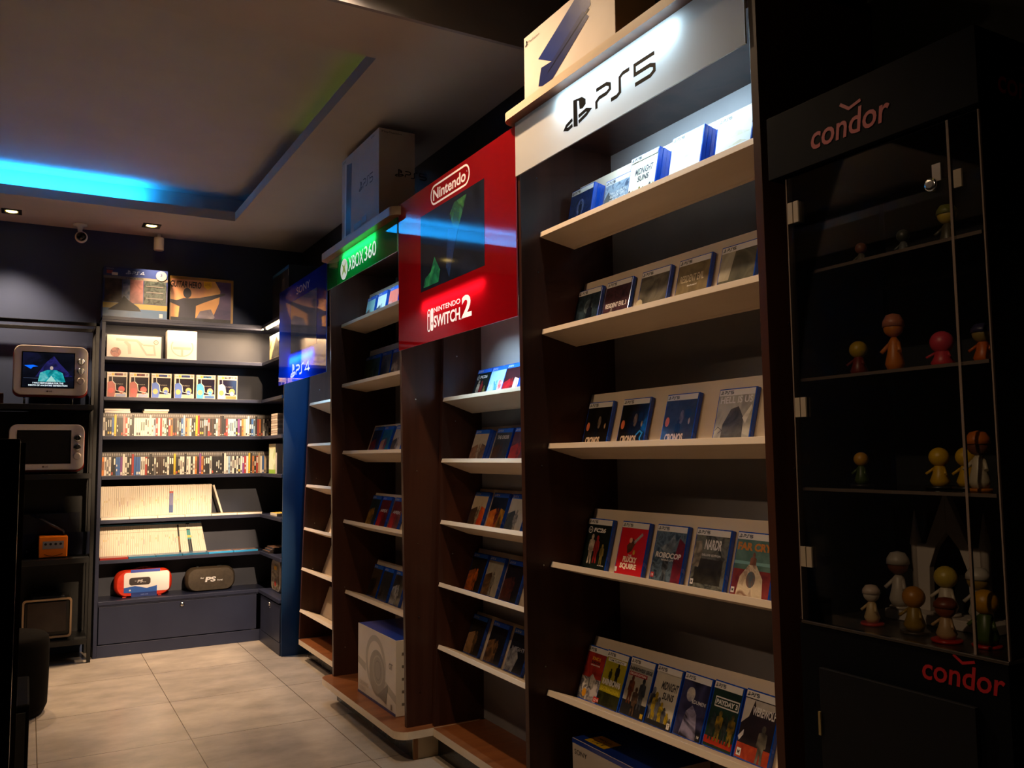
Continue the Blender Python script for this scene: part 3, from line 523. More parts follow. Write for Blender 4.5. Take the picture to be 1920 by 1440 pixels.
def put(S, y0, y1, fn, label, group, n=1, style='5', w=CW, h=CH, lead=0.0):
    xr, lim = XREF[id(S)]; k = (S[1]+S[4]-n*.0163-.002)/xr; c = (y0+y1)/2*k; w = w*k; c = min(c, lim-w/2); y0, y1 = c+w/2, c-w/2
    game(shelf_frame(S, (y0+y1)/2, n, CT, lead), cover_sheet(fn, w, h, style), label, group, w, h, n)
G5 = ['cases on the lit top shelf of the white-signed unit', 'cases on its second shelf', 'cases on its third shelf', 'cases on its fourth shelf', 'cases packed on its lowest shelf']
T = PS5_SH
put(T[0], 2.655, 2.508, c_returnal, 'dark blue cover game case, leftmost on the brightly lit top shelf of the white-signed unit', G5[0], 3, h=.178)
put(T[0], 2.431, 2.29, c_cold, 'grey blue cover game case with white stacked title on the lit top shelf', G5[0], 1, h=.178)
put(T[0], 2.285, 2.14, c_mid, 'cream cover game case with dark slanted title in bright cool light', G5[0], 4, h=.178)
put(T[0], 2.075, 1.92, c_death, 'overexposed white cover game case, second from the right on the lit top shelf', G5[0], 4, h=.178)
put(T[0], 1.865, 1.712, c_pale, 'glaring white cover game case at the right end of the lit top shelf', G5[0], 3, h=.178)
put(T[1], 2.643, 2.493, c_re2, 'dark teal cover game case, leftmost on the second shelf of the white-signed unit', G5[1], 1)
put(T[1], 2.455, 2.30, c_re3, 'plum grey game case with a white title over orange flames', G5[1], 1)
put(T[1], 2.255, 2.10, c_re4, 'olive grey game case with a title ending in a large 4', G5[1], 1)
put(T[1], 2.065, 1.91, c_re7, 'khaki cover game case with its title across the upper half', G5[1], 1)
put(T[1], 1.875, 1.72, c_village, 'glossy wrapped olive game case with very large letters along the bottom', G5[1], 1)
put(T[2], 2.58, 2.43, mk_cronos(0), 'near-black game case with three glowing spots, leftmost of three alike', G5[2], 1)
put(T[2], 2.375, 2.22, mk_cronos(1), 'black game case with a painted blue cove reflection, middle of three alike', G5[2], 1)
put(T[2], 2.14, 1.99, mk_cronos(2), 'greyer wrapped game case with three glowing spots, rightmost of three alike', G5[2], 1)
put(T[2], 1.905, 1.75, c_hell, 'pale grey game case with a dark hooded shape, right end of third shelf', G5[2], 1)
put(T[3], 2.605, 2.435, c_fc, 'black football game case with white slanted lettering near the top', G5[3], 1)
put(T[3], 2.395, 2.24, c_plucky, 'bright red game case with curly cream title lettering', G5[3], 1)
put(T[3], 2.205, 2.055, c_robo, 'blue and pink game case with a white title across its middle', G5[3], 1)
put(T[3], 2.02, 1.868, c_dnr, 'grey green game case with tall white title letters at the top', G5[3], 1)
put(T[3], 1.845, 1.695, c_far, 'teal and crimson game case with a large orange title', G5[3], 1)
for (ya, yb, fn, lb) in ((2.650, 2.52, c_sonic, 'red and white game case, leftmost on the lowest shelf of cases'), (2.515, 2.385, c_rex, 'yellow game case with dark soldiers and white title'), (2.378, 2.245, c_siege, 'grey game case with soldiers and a red strip below its title'),
                         (2.238, 2.112, c_mid2, 'beige game case with a dark slanted title on the lowest shelf'), (2.106, 1.98, c_purple, 'violet dark game case with a pale mask-like round shape'), (1.974, 1.852, c_pay, 'dark green game case with a white boxed title'), (1.846, 1.715, c_were, 'grey and red game case at the right end of the lowest shelf')):
    put(T[4], ya, yb, fn, lb, G5[4], 1, w=ya-yb-.002, h=.19)
# PS4-style cases ---------------------------------------------------------
def generic(bg, acc, title=None, tc=WB, ty=.7, person=True, acc2=None):
    def f(u):
        u.rect(0, 0, 1, 1, nm(*bg, s=14)); u.poly([(0, 0), (.45, 0), (.6, .35), (.4, .6), (0, .5)], nm(*acc, s=22))
        if acc2: u.poly([(.5, 0), (1, 0), (1, .55), (.7, .62)], nm(*acc2, s=20))
        if person: u.person(.55, .02, .6, nm(acc[0], bg[0], s=30))
        if title: u.text(title, .12, ty, .76, .1, tc, .03)
    return f
N = NIN_SH; g = 'blue-topped cases on the shelves under the red sign'
def c_fc4(u): c_fc(u)
rows = [
 (N[0], [(3.640, c_fc4, 'dark football case with blue header, leftmost on the top shelf under the red sign'), (3.492, generic(('8ac0dc', 'a8d0e0'), ('3a8ad0', 'd8f0f8'), None, acc2=('d04848', 'e8e8f0')), 'light blue case in the middle of the top shelf under the red sign'), (3.345, generic(('2a1418', '3c1c22'), ('b01c24', '8a141c'), None, acc2=('d8d0c8', 'b02020')), 'dark case with a red shape beside the white-signed unit, top shelf under the red sign')]),
 (N[1], [(3.650, generic(('b8a898', 'c8b8a8'), ('6a4a3c', 'a87a60'), None, acc2=('3a2a2a', '8a6a5a')), 'beige case with a dark figure on the second shelf under the red sign'), (3.428, generic(('2c3440', '484c54'), ('5a3c30', '38302c'), 'THE ORDER', WB, .72), 'dark grey case in the middle of the second shelf under the red sign'), (3.262, generic(('4a2c34', '6c4850'), ('b83c34', '9a3030')), 'dark case with a reddish corner on the second shelf under the red sign')]),
 (N[2], [(3.642, generic(('b8a488', 'c8b498'), ('2c2420', '5a4434'), None, acc2=('c83c1c', 'e0702c')), 'sand coloured case with a dark figure on the third shelf under the red sign'), (3.452, generic(('141c30', '1c2840'), ('b04820', 'e08a38'), None, acc2=('c08a2c', '3c2c20')), 'midnight blue case with fiery orange crowd on the third shelf under the red sign'), (3.278, generic(('a8a49c', 'b8b4ac'), ('28323c', '4a545c')), 'pale case with a dark blade shape on the third shelf under the red sign')]),
 (N[3], [(3.648, generic(('14120f', '24201a'), ('c06020', '6a3a1c')), 'black case with an orange glow on the fourth shelf under the red sign'), (3.478, generic(('8a8478', 'a89e8c'), ('3c2c20', '7a5a38')), 'pale sepia case on the fourth shelf under the red sign'), (3.296, generic(('100f12', '1c191e'), ('5c2c1c', '2c1c18')), 'near-black case with a small oval figure on the fourth shelf under the red sign')]),
 (N[4], [(3.655, generic(('1c1a18', '2c2620'), ('7a5c3c', 'a8805a')), 'brown case with tangled pale branches, lowest shelf under the red sign'), (3.453, generic(('14161c', '1e2028'), ('8a6440', '3c2c20')), 'black case with a tan hooded shape, lowest shelf under the red sign'), (3.258, generic(('12131a', '1c1e28'), ('b0b0b4', '54545c'), 'NIGHT', M('8a8a90', .4), .5, False), 'black case with pale letters, lowest shelf under the red sign')])]
for S, L in rows:
    for y, fn, lb in L: put(S, y+.075, y-.075, fn, lb, g, 2 if S is N[1] or S is N[0] else 1, style='4')
X = XB_SH; g = 'cases on the shelves under the green sign'
rows = [
 (X[0], [(4.725, generic(('8ad0d8', 'b0e0e0'), ('3c6a6a', 'a83830'), None), 'pale cyan case, leftmost on the lit shelf under the green sign'), (4.545, generic(('c8dce8', 'e0f0f8'), ('2c3440', '5a6470'), None), 'white and black case in the middle of the lit shelf under the green sign'), (4.36, generic(('d86a5c', 'e08070'), ('f0e0d8', 'c83c30'), None, person=False), 'salmon red case on the lit shelf under the green sign'), (4.195, generic(('e0d0c0', 'f0e0d0'), ('d03020', 'e06040'), None), 'cream and red case behind the red sign edge on the lit shelf')]),
 (X[1], [(4.84, generic(('2c341c', '4a5424'), ('5a6428', '1c2010')), 'moss green case, leftmost on the second shelf under the green sign'), (4.665, generic(('34402c', '54644c'), ('1c241c', '6a7a5a')), 'green grey case, second on the second shelf under the green sign'), (4.495, generic(('4a4440', '7a7068'), ('1c1a1c', '3a302c')), 'case with a dark crowd on the second shelf under the green sign'), (4.335, generic(('5c4c44', '3a3430'), ('c8bcb0', '2a2422')), 'brown case with a pale figure on the second shelf under the green sign')]),
 (X[2], [(4.71, generic(('1c2c54', '28386a'), ('8a2c30', '40304c')), 'blue case with red, leftmost on the third shelf under the green sign'), (4.55, generic(('1c5474', '2c7090'), ('a02c2c', 'c8b8a0')), 'teal case with red on the third shelf under the green sign'), (4.37, generic(('a49c98', 'b8b0ac'), ('4a4448', '2c282c')), 'pale grey case on the third shelf under the green sign')]),
 (X[3], [(4.765, generic(('1c2c34', '2c3c44'), ('a87c34', '54401c')), 'dark case with ochre figure on the fourth shelf under the green sign'), (4.60, generic(('4a1c20', '6a2428'), ('8a1c20', 'c02c2c'), 'APEX', WB, .5), 'red case with white title, left of two alike under the green sign'), (4.41, generic(('4a1c20', '6a2428'), ('8a1c20', 'c02c2c'), 'APEX', WB, .5), 'red case with white title, right of two alike under the green sign')]),
 (X[4], [(4.73, generic(('3c3024', '54442f'), ('1c1814', '2c241c')), 'brown case with a dark pointed shape on the lowest shelf under the green sign'), (4.565, generic(('24262a', '3a3c40'), ('4a4a4c', '1a1a1c')), 'slate grey case on the lowest shelf under the green sign'), (4.385, generic(('2c2826', '44403c'), ('c8c4c0', '3a3430')), 'dark case with a white figure low on it, lowest shelf under the green sign')])]
for S, L in rows:
    for y, fn, lb in L: put(S, y+.075, y-.075, fn, lb, g, 1, style='4', w=.145)
Q = P4_SH; g = 'cases showing beside the farthest panel'
for S, y, fn, lb in ((Q[2], 5.24, generic(('24304c', '1c2438'), ('2c4470', '3c5c80')), 'dark case barely showing on the third shelf of the farthest unit'), (Q[3], 5.30, generic(('1c3450', '284464'), ('2c5480', '14202c')), 'dark blue case barely showing on the middle shelf of the farthest unit'),
                     (Q[4], 5.34, generic(('8a7c60', 'a8987a'), ('c8b078', '54482c')), 'sand coloured case on the fifth shelf of the farthest unit'), (Q[5], 5.46, generic(('2c1c20', '3c2428'), ('a82c2c', '7a1c20')), 'dark red case on the lowest shelf of the farthest unit'), (Q[5], 5.32, generic(('6a5c74', '8a7c84'), ('c8b8c0', '4a3c54')), 'mauve case on the lowest shelf of the farthest unit')):
    put(S, y+.07, y-.07, fn, lb, g, 1, style='4', w=.14)
# ================================================================ CARTONS
def carton(name, label, cat, frame, w, h, d, side, top=None, art=None, group=None, right_art=None, top_art=None, bevel=.0015, left=None):
    t = thing(name, label, cat, group=group); t.matrix_world = frame
    b = MB(); b.box(0, w, 0, h, -d, 0, side)
    if top:
        for f in b.bm.faces:
            if all(abs(v.co.y-h) < 1e-6 for v in f.verts): f.material_index = b.mi(top)
    b.build('carton', t, bevel)
    if art: o = ob('printed_front', art.mesh('printed_front'), t); o.location = (0, 0, .0006)
    if right_art: o = ob('printed_side', right_art.mesh('printed_side'), t); o.matrix_basis = basis((w+.0006, 0, 0), (0, 0, -1), (0, 1, 0))
    if top_art: o = ob('printed_top', top_art.mesh('printed_top'), t); o.matrix_basis = basis((0, h+.0006, 0), (1, 0, 0), (0, 0, -1))
    return t
CARDW = noisemat(('cfc4b8', 'd6cbc0'), 6, 0.5, (1, 1, 1), 3, 0.1); BLUETOP = M('173a9c', 0.3, coat=.3)
def band(a, w, h):      # slim stripe low on a carton
    a.rect(0, 0, w, .012, M('1c2a60', .3))
# tall console carton on the green-signed unit
a = Art(); w, h = .60, .50
a.poly([(.075, .045), (.155, .045), (.175, .44), (.085, .455)], noisemat(('1c2a3c', '22364c', '2c6a94'), 2.4, .3)); a.poly([(.05, .02), (.076, .04), (.084, .46), (.055, .47)], M('dcdcda', .3))
ps_mark(a, .30, .235, .05, .055, INK); ps_word(a, .365, .243, .15, .045, .006, INK); a.text('SONY', .02, .472, .06, .013, INK); a.text('825GB', .49, .472, .05, .011, INK); a.rect(.22, .03, .34, .075, M('8f959c', .4)); a.rect(.35, .05, .42, .085, M('a8a4ac', .4))
ra = Art(); ra.text('PlayStation', .015, .475, .11, .013, INK); ps_mark(ra, .09, .25, .045, .045, INK); ps_word(ra, .145, .255, .12, .032, .005, INK)
carton('console_box', 'tall pale console carton standing on top of the green-signed unit', 'box', side_frame(4.70, 2.6025, 1.535), .60, .50, .20, CARDW, art=a, right_art=ra)
# carton with a blue fin shape on the white-signed unit
a = Art(); w, h = .56, .275
a.poly([(.085, .135), (.135, .10), (.50, .265), (.54, .27), (.46, .225), (.42, .22), (.34, .272), (.28, .27)], M('0e2468', .4)) if 0 else None
a.poly([(.10, .155), (.19, .11), (.43, .20), (.42, .252), (.34, .262)], M('12286c', .35)); a.poly([(.10, .055), (.165, .03), (.42, .165), (.385, .20), (.19, .11), (.12, .115)], M('0f1c52', .35)); a.stroke([(.165, .08), (.42, .19)], .006, M('08102c', .3)); ps_mark(a, .012, .235, .018, .022, INK); a.text('PlayStation', .036, .240, .075, .011, INK)
carton('cover_box', 'pale carton printed with two blue fins on top of the nearest unit', 'box', side_frame(2.625, 2.6525, 1.545), w, h, .16, CARDW, art=a)
# steering wheel carton in the green-signed unit
a = Art(); w, h = .545, .362
G1, G2, G3 = M('8c8378', .4), M('a49a8e', .4), M('746c64', .4)
a.rect(0, 0, w, h, CARDW); a.poly([(.0, .19), (.12, .17), (.12, .13), (0, .155)], G2); a.poly([(.40, .14), (.545, .10), (.545, .06), (.40, .10)], G2); a.ring(.265, .20, .145, .14, .03, G2, 36); a.ell(.29, .155, .115, .115, G1, 30); a.ring(.30, .17, .075, .075, .008, G2, 30); a.ring(.30, .17, .045, .05, .006, G3, 24); a.poly([(.22, .06), (.42, .03), (.44, .13), (.30, .05)], G3); a.text('GT', .455, .21, .05, .03, G3, .03); a.text('DRIVING', .03, .052, .13, .02, G2); a.text('FORCE', .03, .026, .09, .016, G2); a.rect(.48, .02, .50, .045, G3)
a.rect(0, 0, w, .014, M('20306c', .3)); ra = Art(); [ra.rect(.03, .05+.06*k, .11, .062+.06*k, G3) for k in range(5)]
carton('steering_wheel_box', 'large white carton with a grey racing wheel picture on the low base board', 'box', side_frame(4.545, .1425, 1.590), w, h, .30, CARDW, BLUETOP, a, right_art=ra)
# console carton at the foot of the nearest unit
a = Art(); a.text('SONY', .014, .228, .075, .016, INK); a.rect(0, .2625, .40, .277, BLUETOP); a.poly([(.12, .0), (.34, .0), (.30, .12), (.16, .16)], M('b8aca0', .4))
ta = Art(); ta.rect(.045, .02, .16, .095, M('e0b414', .4)); ta.text('110 V', .075, .03, .06, .022, INK, .02); ta.text('MANUAL', .065, .062, .08, .014, INK)
carton('console_box', 'white and blue console carton with a yellow sticker at the foot of the nearest unit', 'box', side_frame(2.582, .1425, 1.680), .42, .278, .25, CARDW, BLUETOP, a, top_art=ta)
# cartons on top of the corner shelving
a = Art(); w, h = .440, .372; NB = M('1c2a58', .35)
a.rect(0, 0, w, h, NB); a.rect(0, .285, w, .305, M('5c564e', .4)); a.text('3 PACK HITS', .15, .289, .12, .011, INK)
ps_mark(a, .15, .322, .035, .032, M('8c94a8', .4)); ps_word(a, .195, .326, .08, .022, .0035, M('8c94a8', .4), '4'); a.ell(.395, .33, .038, .038, M('7a7670', .4)); a.text('3', .387, .326, .014, .022, NB, .02); a.rect(.02, .32, .06, .345, M('7a2a2c', .4)); a.text('SONY', .018, .352, .05, .010, M('8c94a8', .4)); a.rect(.055, .31, .095, .33, M('c0b8b0', .4))
a.rect(.01, .11, .125, .285, noisemat(('1c1714', '3c2e24'), 26, .4)); a.rect(.13, .11, .18, .285, noisemat(('7a7880', '2c3c54'), 20, .4)); a.rect(.18, .11, .27, .285, noisemat(('5a3c3c', '7c5450'), 16, .4)); a.rect(.275, .11, .43, .285, noisemat(('14181a', '38403c', '0c0e10'), 24, .4)); [a.rect(.29, .15+.045*k, .41, .158+.045*k, M('504c48', .4)) for k in range(3)]
a.rect(0, .065, w, .105, M('7a6414', .4)); a.rect(0, 0, w, .065, M('1c4468', .4)); a.poly([(.03, .05), (.10, .10), (.14, .16), (.17, .13), (.24, .08), (.26, .05)], M('15171c', .5)); a.rect(.385, .01, .41, .04, M('8a9098', .4))
carton('console_box', 'blue console carton with a yellow stripe standing on the top left of the shelving', 'box', back_frame(.442, 2.4435, 6.862), w, h, .14, NB, M('5a2c24', .4), a)
a = Art(); w, h = .468, .352
a.rect(0, 0, w, h, M('7a5a20', .4)); a.rect(.008, .008, w-.018, h-.022, noisemat(('d8a468', 'c89058', 'a8745c'), 3, .4)); a.poly([(.30, .008), (w-.018, .008), (w-.018, .33), (.33, .33), (.37, .26), (.36, .16)], noisemat(('2c2c54', '4a3c64', '1c1c34'), 5, .4)); a.text('GUITAR HERO', -.0, .265, .225, .052, M('1c1814', .4), .03, .08); a.poly([(.245, .325), (.305, .325), (.305, .285), (.275, .262), (.245, .285)], M('d8a818', .4)); a.text('LIVE', .255, .292, .04, .02, M('8c6410', .4))
SIL = M('14172c', .5); a.ell(.125, .225, .030, .040, SIL); a.poly([(.0, .17), (.05, .165), (.10, .185), (.15, .185), (.22, .195), (.40, .245), (.41, .232), (.24, .155), (.19, .13), (.185, .008), (.06, .008), (.07, .12), (.0, .145)], SIL); a.poly([(.19, .03), (.22, .09), (.30, .11), (.33, .05), (.30, .01), (.2, .01)], noisemat(('8c8490', '54506c'), 12, .4)); a.rect(.008, .008, w-.018, .035, noisemat(('101420', '1c2434'), 20, .4))
carton('guitar_game_box', 'carton with an orange concert silhouette picture on top of the shelving', 'box', back_frame(.905, 2.4435, 6.90), w, h, .15, M('8a6828', .4), None, a)
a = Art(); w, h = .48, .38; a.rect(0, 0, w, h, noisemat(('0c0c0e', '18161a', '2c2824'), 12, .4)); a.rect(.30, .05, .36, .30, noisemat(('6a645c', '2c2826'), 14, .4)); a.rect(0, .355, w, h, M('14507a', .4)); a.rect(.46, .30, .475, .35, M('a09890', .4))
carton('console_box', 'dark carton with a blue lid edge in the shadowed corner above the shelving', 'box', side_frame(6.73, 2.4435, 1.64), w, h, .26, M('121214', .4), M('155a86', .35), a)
# cartons and boxes on the second shelf
sz = lambda k: SH[k]+TH+.0005
a = Art(); w, h = .372, .168; GL = M('ac9f90', .4)
a.rect(0, 0, w, h, CARDW); a.stroke([(.06, .135), (.20, .132), (.24, .10)], .018, GL); a.stroke([(.12, .125), (.15, .095), (.155, .03)], .022, GL); a.stroke([(.21, .125), (.27, .03), (.33, .03), (.32, .10), (.245, .10)], .012, GL); a.ell(.06, .04, .036, .036, noisemat(('7a3c30', 'a8746a', '3c3430'), 40, .4)); a.ring(.335, .125, .017, .017, .004, M('5c5c54', .4)); a.text('Wii', .328, .120, .014, .009, M('5c5c54', .4))
carton('blaster_box', 'wide white carton with a grey blaster outline on the top lit shelf', 'box', back_frame(.480, sz(0), 6.90), w, h, .10, CARDW, None, a)
a = Art(); w, h = .212, .225; a.rect(0, 0, w, h, CARDW); a.ring(.106, .10, .082, .075, .009, GL, 30, 150, 390); a.stroke([(.04, .09), (.17, .09)], .02, GL); a.stroke([(.106, .03), (.106, .10)], .016, GL)
carton('wheel_box', 'square white carton with a faint wheel outline on the top lit shelf', 'box', back_frame(.895, sz(0), 6.90), w, h, .12, CARDW, None, a)
a = Art(); w, h = .40, .20; a.rect(0, 0, w, h, noisemat(('c8a860', 'e0c890', '5a4a34'), 9, .4)); a.poly([(.05, .02), (.2, .18), (.3, .12), (.34, .02)], noisemat(('2c2a28', '5a5850'), 16, .4)); a.rect(0, .185, w, h, WHITE)
carton('picture_box', 'gold and grey picture carton under the short lamp strip of the return shelf', 'box', side_frame(6.76, sz(0), 1.63), w, h, .12, WHITE, None, a)
# collectable figure window boxes
fx = [(.487, .136), (.637, .136), (.789, .140), (.950, .142), (1.108, .141), (1.266, .148)]
fb = [('7a2c24', 'a84a3c', 'c83c34'), ('7a2c24', 'a84a3c', 'c83c34'), ('1c3c8c', '2c5cb8', 'c8a058'), ('1c3c8c', '2c5cb8', 'c8a058'), ('1c78b0', '2c9ad0', 'd8a078'), ('b0aca8', 'd8d4d0', 'c8b058')]
fl = ['window box with a dark red corner picture, leftmost in the row of figure boxes', 'window box with a dark red corner picture, second in the row of figure boxes', 'window box with a blue picture and beige base, third in the row', 'window box with a blue picture and beige base, fourth in the row', 'window box with a light blue picture and blue base, fifth in the row', 'white window box with grey rings, right end of the figure box row']
for (x, w), cc, lb in zip(fx, fb, fl):
    h = .186; a = Art(); a.rect(0, 0, w, h, M('cfc0a8', .4)); a.rect(.004, h-.03, w-.004, h-.004, M('e0d6cc', .4)); a.rect(.05, h-.025, w-.03, h-.008, noisemat((cc[0], '2c2434'), 60, .4)); a.rect(w-.025, h-.026, w-.008, h-.008, noisemat(('5c5048', 'c8b8a0'), 60, .4)); a.rect(.03, h-.026, .048, h-.008, M('e0a830', .4))
    a.rect(.012, .032, w-.006, h-.034, noisemat(('1c1820', '2c2630'), 16, .15)); a.ell(w*.72, .06, .022, .024, M(cc[2], .4)); a.ell(w*.72, .045, .014, .018, M(cc[1], .4)); a.text('FUNKO', w*.42, .095, .05, .007, M('a89880', .4))
    a.stroke([(.035, h-.035), (.036, .12), (.055, .10), (.062, .05), (w-.01, .035)], .004, M('e8dccc', .4)); a.poly([(.004, .004), (.004, .11), (.03, .12), (.052, .10), (.058, .05), (.05, .004)], M(cc[1], .4)); a.ell(.028, .05, .018, .02, M(cc[2], .4)); a.rect(.062, .006, w-.008, .026, M(('8a94b8', '8a94b8', 'c8b48c', 'c8b48c', '2c5c9c', '8c7a3c')[fx.index((x, w))], .4)); a.text('POP', .006, h-.026, .02, .012, M('a03c2c', .4))
    carton('figure_box', lb, 'box', back_frame(x, sz(1), 6.895), w, h, .11, M('cfc6ba', .4), None, a, 'collectable figure boxes on the second shelf')
# ---------------------------------------------------------------- rows of spines
COLN = {'w': ('white', 'd8d0c2'), 'k': ('black', '1a191b'), 'g': ('grey', '6a6664'), 'd': ('dark brown', '3a2a22'), 'r': ('red', 'a02c24'), 'o': ('orange', 'c8742c'), 'y': ('yellow', 'd8ac1c'), 'b': ('blue', '2c5c9c'), 'l': ('light blue', '8aa8c0'), 'p': ('pink', 'b87870'), 'm': ('purple', '7a3c7c'), 't': ('beige', 'b09878'), 'n': ('navy', '1c2a4c')}
_sp = {}
def spine_mesh(c, kind, var):
    k = (c, kind, var)
    if k in _sp: return _sp[k]
    rnd = random.Random(hash((ord(c), var, len(kind)))); col = M(COLN[c][1], .35); b = MB(); t = {'ps3': .0152, 'wii': .0142, 'wiiu': .0142}[kind]; h = {'ps3': .170, 'wii': .236, 'wiiu': .238}[kind]; dd = {'ps3': .13, 'wii': .135, 'wiiu': .12}[kind]
    shell = {'ps3': M('77726c', .25, coat=.3), 'wii': M('ddd2bf', .35), 'wiiu': M('d6ccba', .35)}[kind]
    b.box(.0004, t-.0004, 0, h, -dd, -.0004, shell); a = Art(.0003)
    if kind == 'ps3':
        top = h*.80 if var != 3 else h*.93
        a.rect(.0012, h*.83, t-.0012, h*.985, M('4c4946', .3)); a.rect(.003, h*.86, t-.003, h*.96, M('8f8a84', .3)); a.rect(.0006, .003, t-.0006, top, col)
        mk = M('e0d8c8', .4) if c in 'kgdrbnm' else M('3a3434', .4)
        if var == 0: a.rect(t*.3, h*.25, t*.7, h*.62, mk)
        if var == 1: a.rect(t*.25, h*.35, t*.75, h*.55, mk); a.rect(t*.25, h*.08, t*.75, h*.14, mk)
        if var == 2: a.rect(t*.2, h*.10, t*.8, h*.20, M('d8b030', .4) if c == 'k' else mk); a.rect(t*.35, h*.4, t*.65, h*.7, mk)
        if var == 4: a.rect(t*.2, h*.48, t*.8, h*.74, mk)
        if var == 5: a.rect(t*.32, h*.2, t*.68, h*.3, mk); a.rect(t*.32, h*.4, t*.68, h*.48, mk)
        if var == 6: a.rect(t*.2, h*.05, t*.8, h*.16, M('b0452c', .4) if c in 'kdg' else mk)
        if var == 3: a.rect(t*.3, h*.06, t*.7, h*.10, mk)
    else:
        a.rect(.0005, .002, .0012, h-.002, M('a89678', .5))
        if kind == 'wiiu': a.rect(.0, h*.955, t, h, M('2c6c88', .4)); a.rect(.002, h*.735, t-.002, h*.745, M('8a7c64', .5))
        tint = [M('cbb89c', .4), M('b8a080', .4), M('c8b050', .4), M('a89098', .4), M('d8cab4', .4), M('d4c6b0', .4), M('c0a890', .4), M('d2c4ae', .4)][var]
        y0 = (.3, .42, .5, .36, .46, .33, .55, .4)[var]; a.rect(t*.36, h*y0, t*.62, h*(y0+(.10, .22, .06, .16, .2, .12, .08, .25)[var]), tint)
        if c == 'r': a.rect(.001, h*.12, t-.001, h*.8, M('6a6c9c', .4)); a.rect(.001, h*.74, t-.001, h*.80, M('b03c34', .4)); a.rect(.001, h*.12, t-.001, h*.36, M('34508c', .4))
        if c == 'k': a.rect(.001, .004, t-.001, h*.93, M('1c1a1a', .4)); a.rect(t*.3, h*.12, t*.7, h*.55, M('a87850', .4))
        if c == 'b': a.rect(.001, .004, t-.001, h*.97, M('14202c', .4)); a.rect(.001, h*.45, t-.001, h*.75, M('3c8a8c', .4)); a.rect(.002, h*.78, t-.002, h*.93, M('e0d8c8', .4)); a.rect(.002, h*.5, t-.002, h*.58, M('d8c050', .4))
    for p, m, z in a.L: b.face([(q[0], q[1], z) for q in p], m)
    _sp[k] = b.mesh('game_case', recalc=False); return _sp[k]
def spine_row(seq, kind, x0, x1, z, y, where, lean=None):
    n = len(seq); pitch = (x1-x0)/n
    for i, c in enumerate(seq):
        ln = lean(i/n) if lean else 0
        nb = COLN[seq[i-1]][0] if i else 'side panel'; na = COLN[seq[i+1]][0] if i < n-1 else 'row end'
        own = COLN[c][0]
        if kind != 'ps3': own = {'w': 'plain white', 'r': 'blue and red', 'k': 'black and tan', 'b': 'dark and teal'}[c]
        lab = '%s spine between %s and %s in %s' % (own, nb, na, where)
        o = ob('game_case', spine_mesh(c, kind, (i*7+i//3+(i*i) % 5) % 8 if c != 'y' else 3)); o.matrix_world = back_frame(x0+i*pitch, z, y+random.uniform(0, .004), ln)
        tag(o, lab, 'game case', where[:1].upper()+where[1:]+': game cases')
rA = 'wkkkbykkkprwkkwwwwwwwwwlrwrwwkrokdgkblotwkkyrkkgkrkdkwpdkkrwlwlkmdotwwkblkrokwkwkglr'
rB = 'owgwkkbbmwwkdrbbbwwrdkkgddddkwkkykkwwkwwkwokmodkkwkkkkkkwwlgwkwkwmrwykokrtwbtwwkw'
PS3P = .0152
spine_row(rA, 'ps3', .467, 1.715, SH[2]+TH+.0004, 6.875, 'upper coloured row')
spine_row(rB, 'ps3', .467, 1.700, SH[3]+TH+.0004, 6.875, 'lower coloured row')
rC = 'w'*34+'rr'+'w'*20
spine_row(rC, 'wii', .467, 1.252, SH[4]+TH+.0004, 6.985, 'tall white row')
rD = 'w'*39+'k'+'www'+'w'+'bb'+'w'*7
spine_row(rD, 'wiiu', .467, 1.225, SH[5]+TH+.0004, 6.985, 'blue-topped white row', lambda t: 0 if t < .45 else 12*(t-.45)/.55)
m = MB(); m.box(0, .0142, 0, .236, -.135, 0, M('ddd2bf', .35)); me = m.mesh('game_case', .001)
o = ob('game_case', me); o.matrix_world = back_frame(1.327, SH[4]+TH+.0006, 6.985, 17); tag(o, 'single white game case leaning against the end of the tall white row', 'game case')
# cases lying flat along the shelf edges
def lying(label, x, y, z, w, d, h, mat, group=None, top=None, name='game_case', rot=0):
    b = MB(); b.box(0, w, 0, d, 0, h, mat)
    if top:
        for f in b.bm.faces:
            if all(abs(v.co.z-h) < 1e-6 for v in f.verts): f.material_index = b.mi(top)
    o = b.build(name, None, .001); o.location = (x, y, z); o.rotation_euler.z = rot; return tag(o, label, 'game case', group)
WS = M('ddd6ca', .35); ZC = SH[4]+TH+.0006
desc = ['touching the left side panel', 'second from the left side panel', 'third from the left', 'fourth from the left', 'in front of the leaning case', 'nearest the corner']
for k in range(6): lying('white game case lying flat below the tall white row, '+desc[k], .470+.190*k, 6.848, ZC, .187, .122, .0145, WS, 'white game cases lying flat on the shelf edge', noisemat(('d8c8a8', 'b89c60', '8a8c7c'), 18, .3) if k > 3 else None)
ZD = SH[5]+TH+.0006; BL = M('1c5c80', .3); BLB = M('2c90c8', .3)
lying('red-spined case lying flat at the left end below the blue-topped row', .470, 6.848, ZD, .185, .122, .0145, M('8a1c18', .3))
for k, dsc in enumerate(('just right of the red one', 'second right of the red one', 'third right of the red one', 'fourth right of the red one', 'at the corner end')): lying('blue-spined case lying flat on the shelf edge, '+dsc, .658+.185*k, 6.848, ZD, .182, .122, .0145, BL if k < 3 else BLB, 'blue game cases lying flat on the shelf edge', noisemat(('c8a888', '8a5c50', 'd8c8b8'), 18, .3) if k > 2 else None)
lying('uppermost pale game case lying on the left of the upper coloured row', .475, 6.90, SH[2]+TH+.1735+.0152, .172, .13, .0145, WS)
lying('lower pale game case lying on the left of the upper coloured row', .478, 6.90, SH[2]+TH+.173, .172, .13, .0145, WS)
lying('uppermost of two pale cases lying right of the gap above the coloured spines', .745, 6.90, SH[2]+TH+.1735+.0152, .172, .13, .0145, WS)
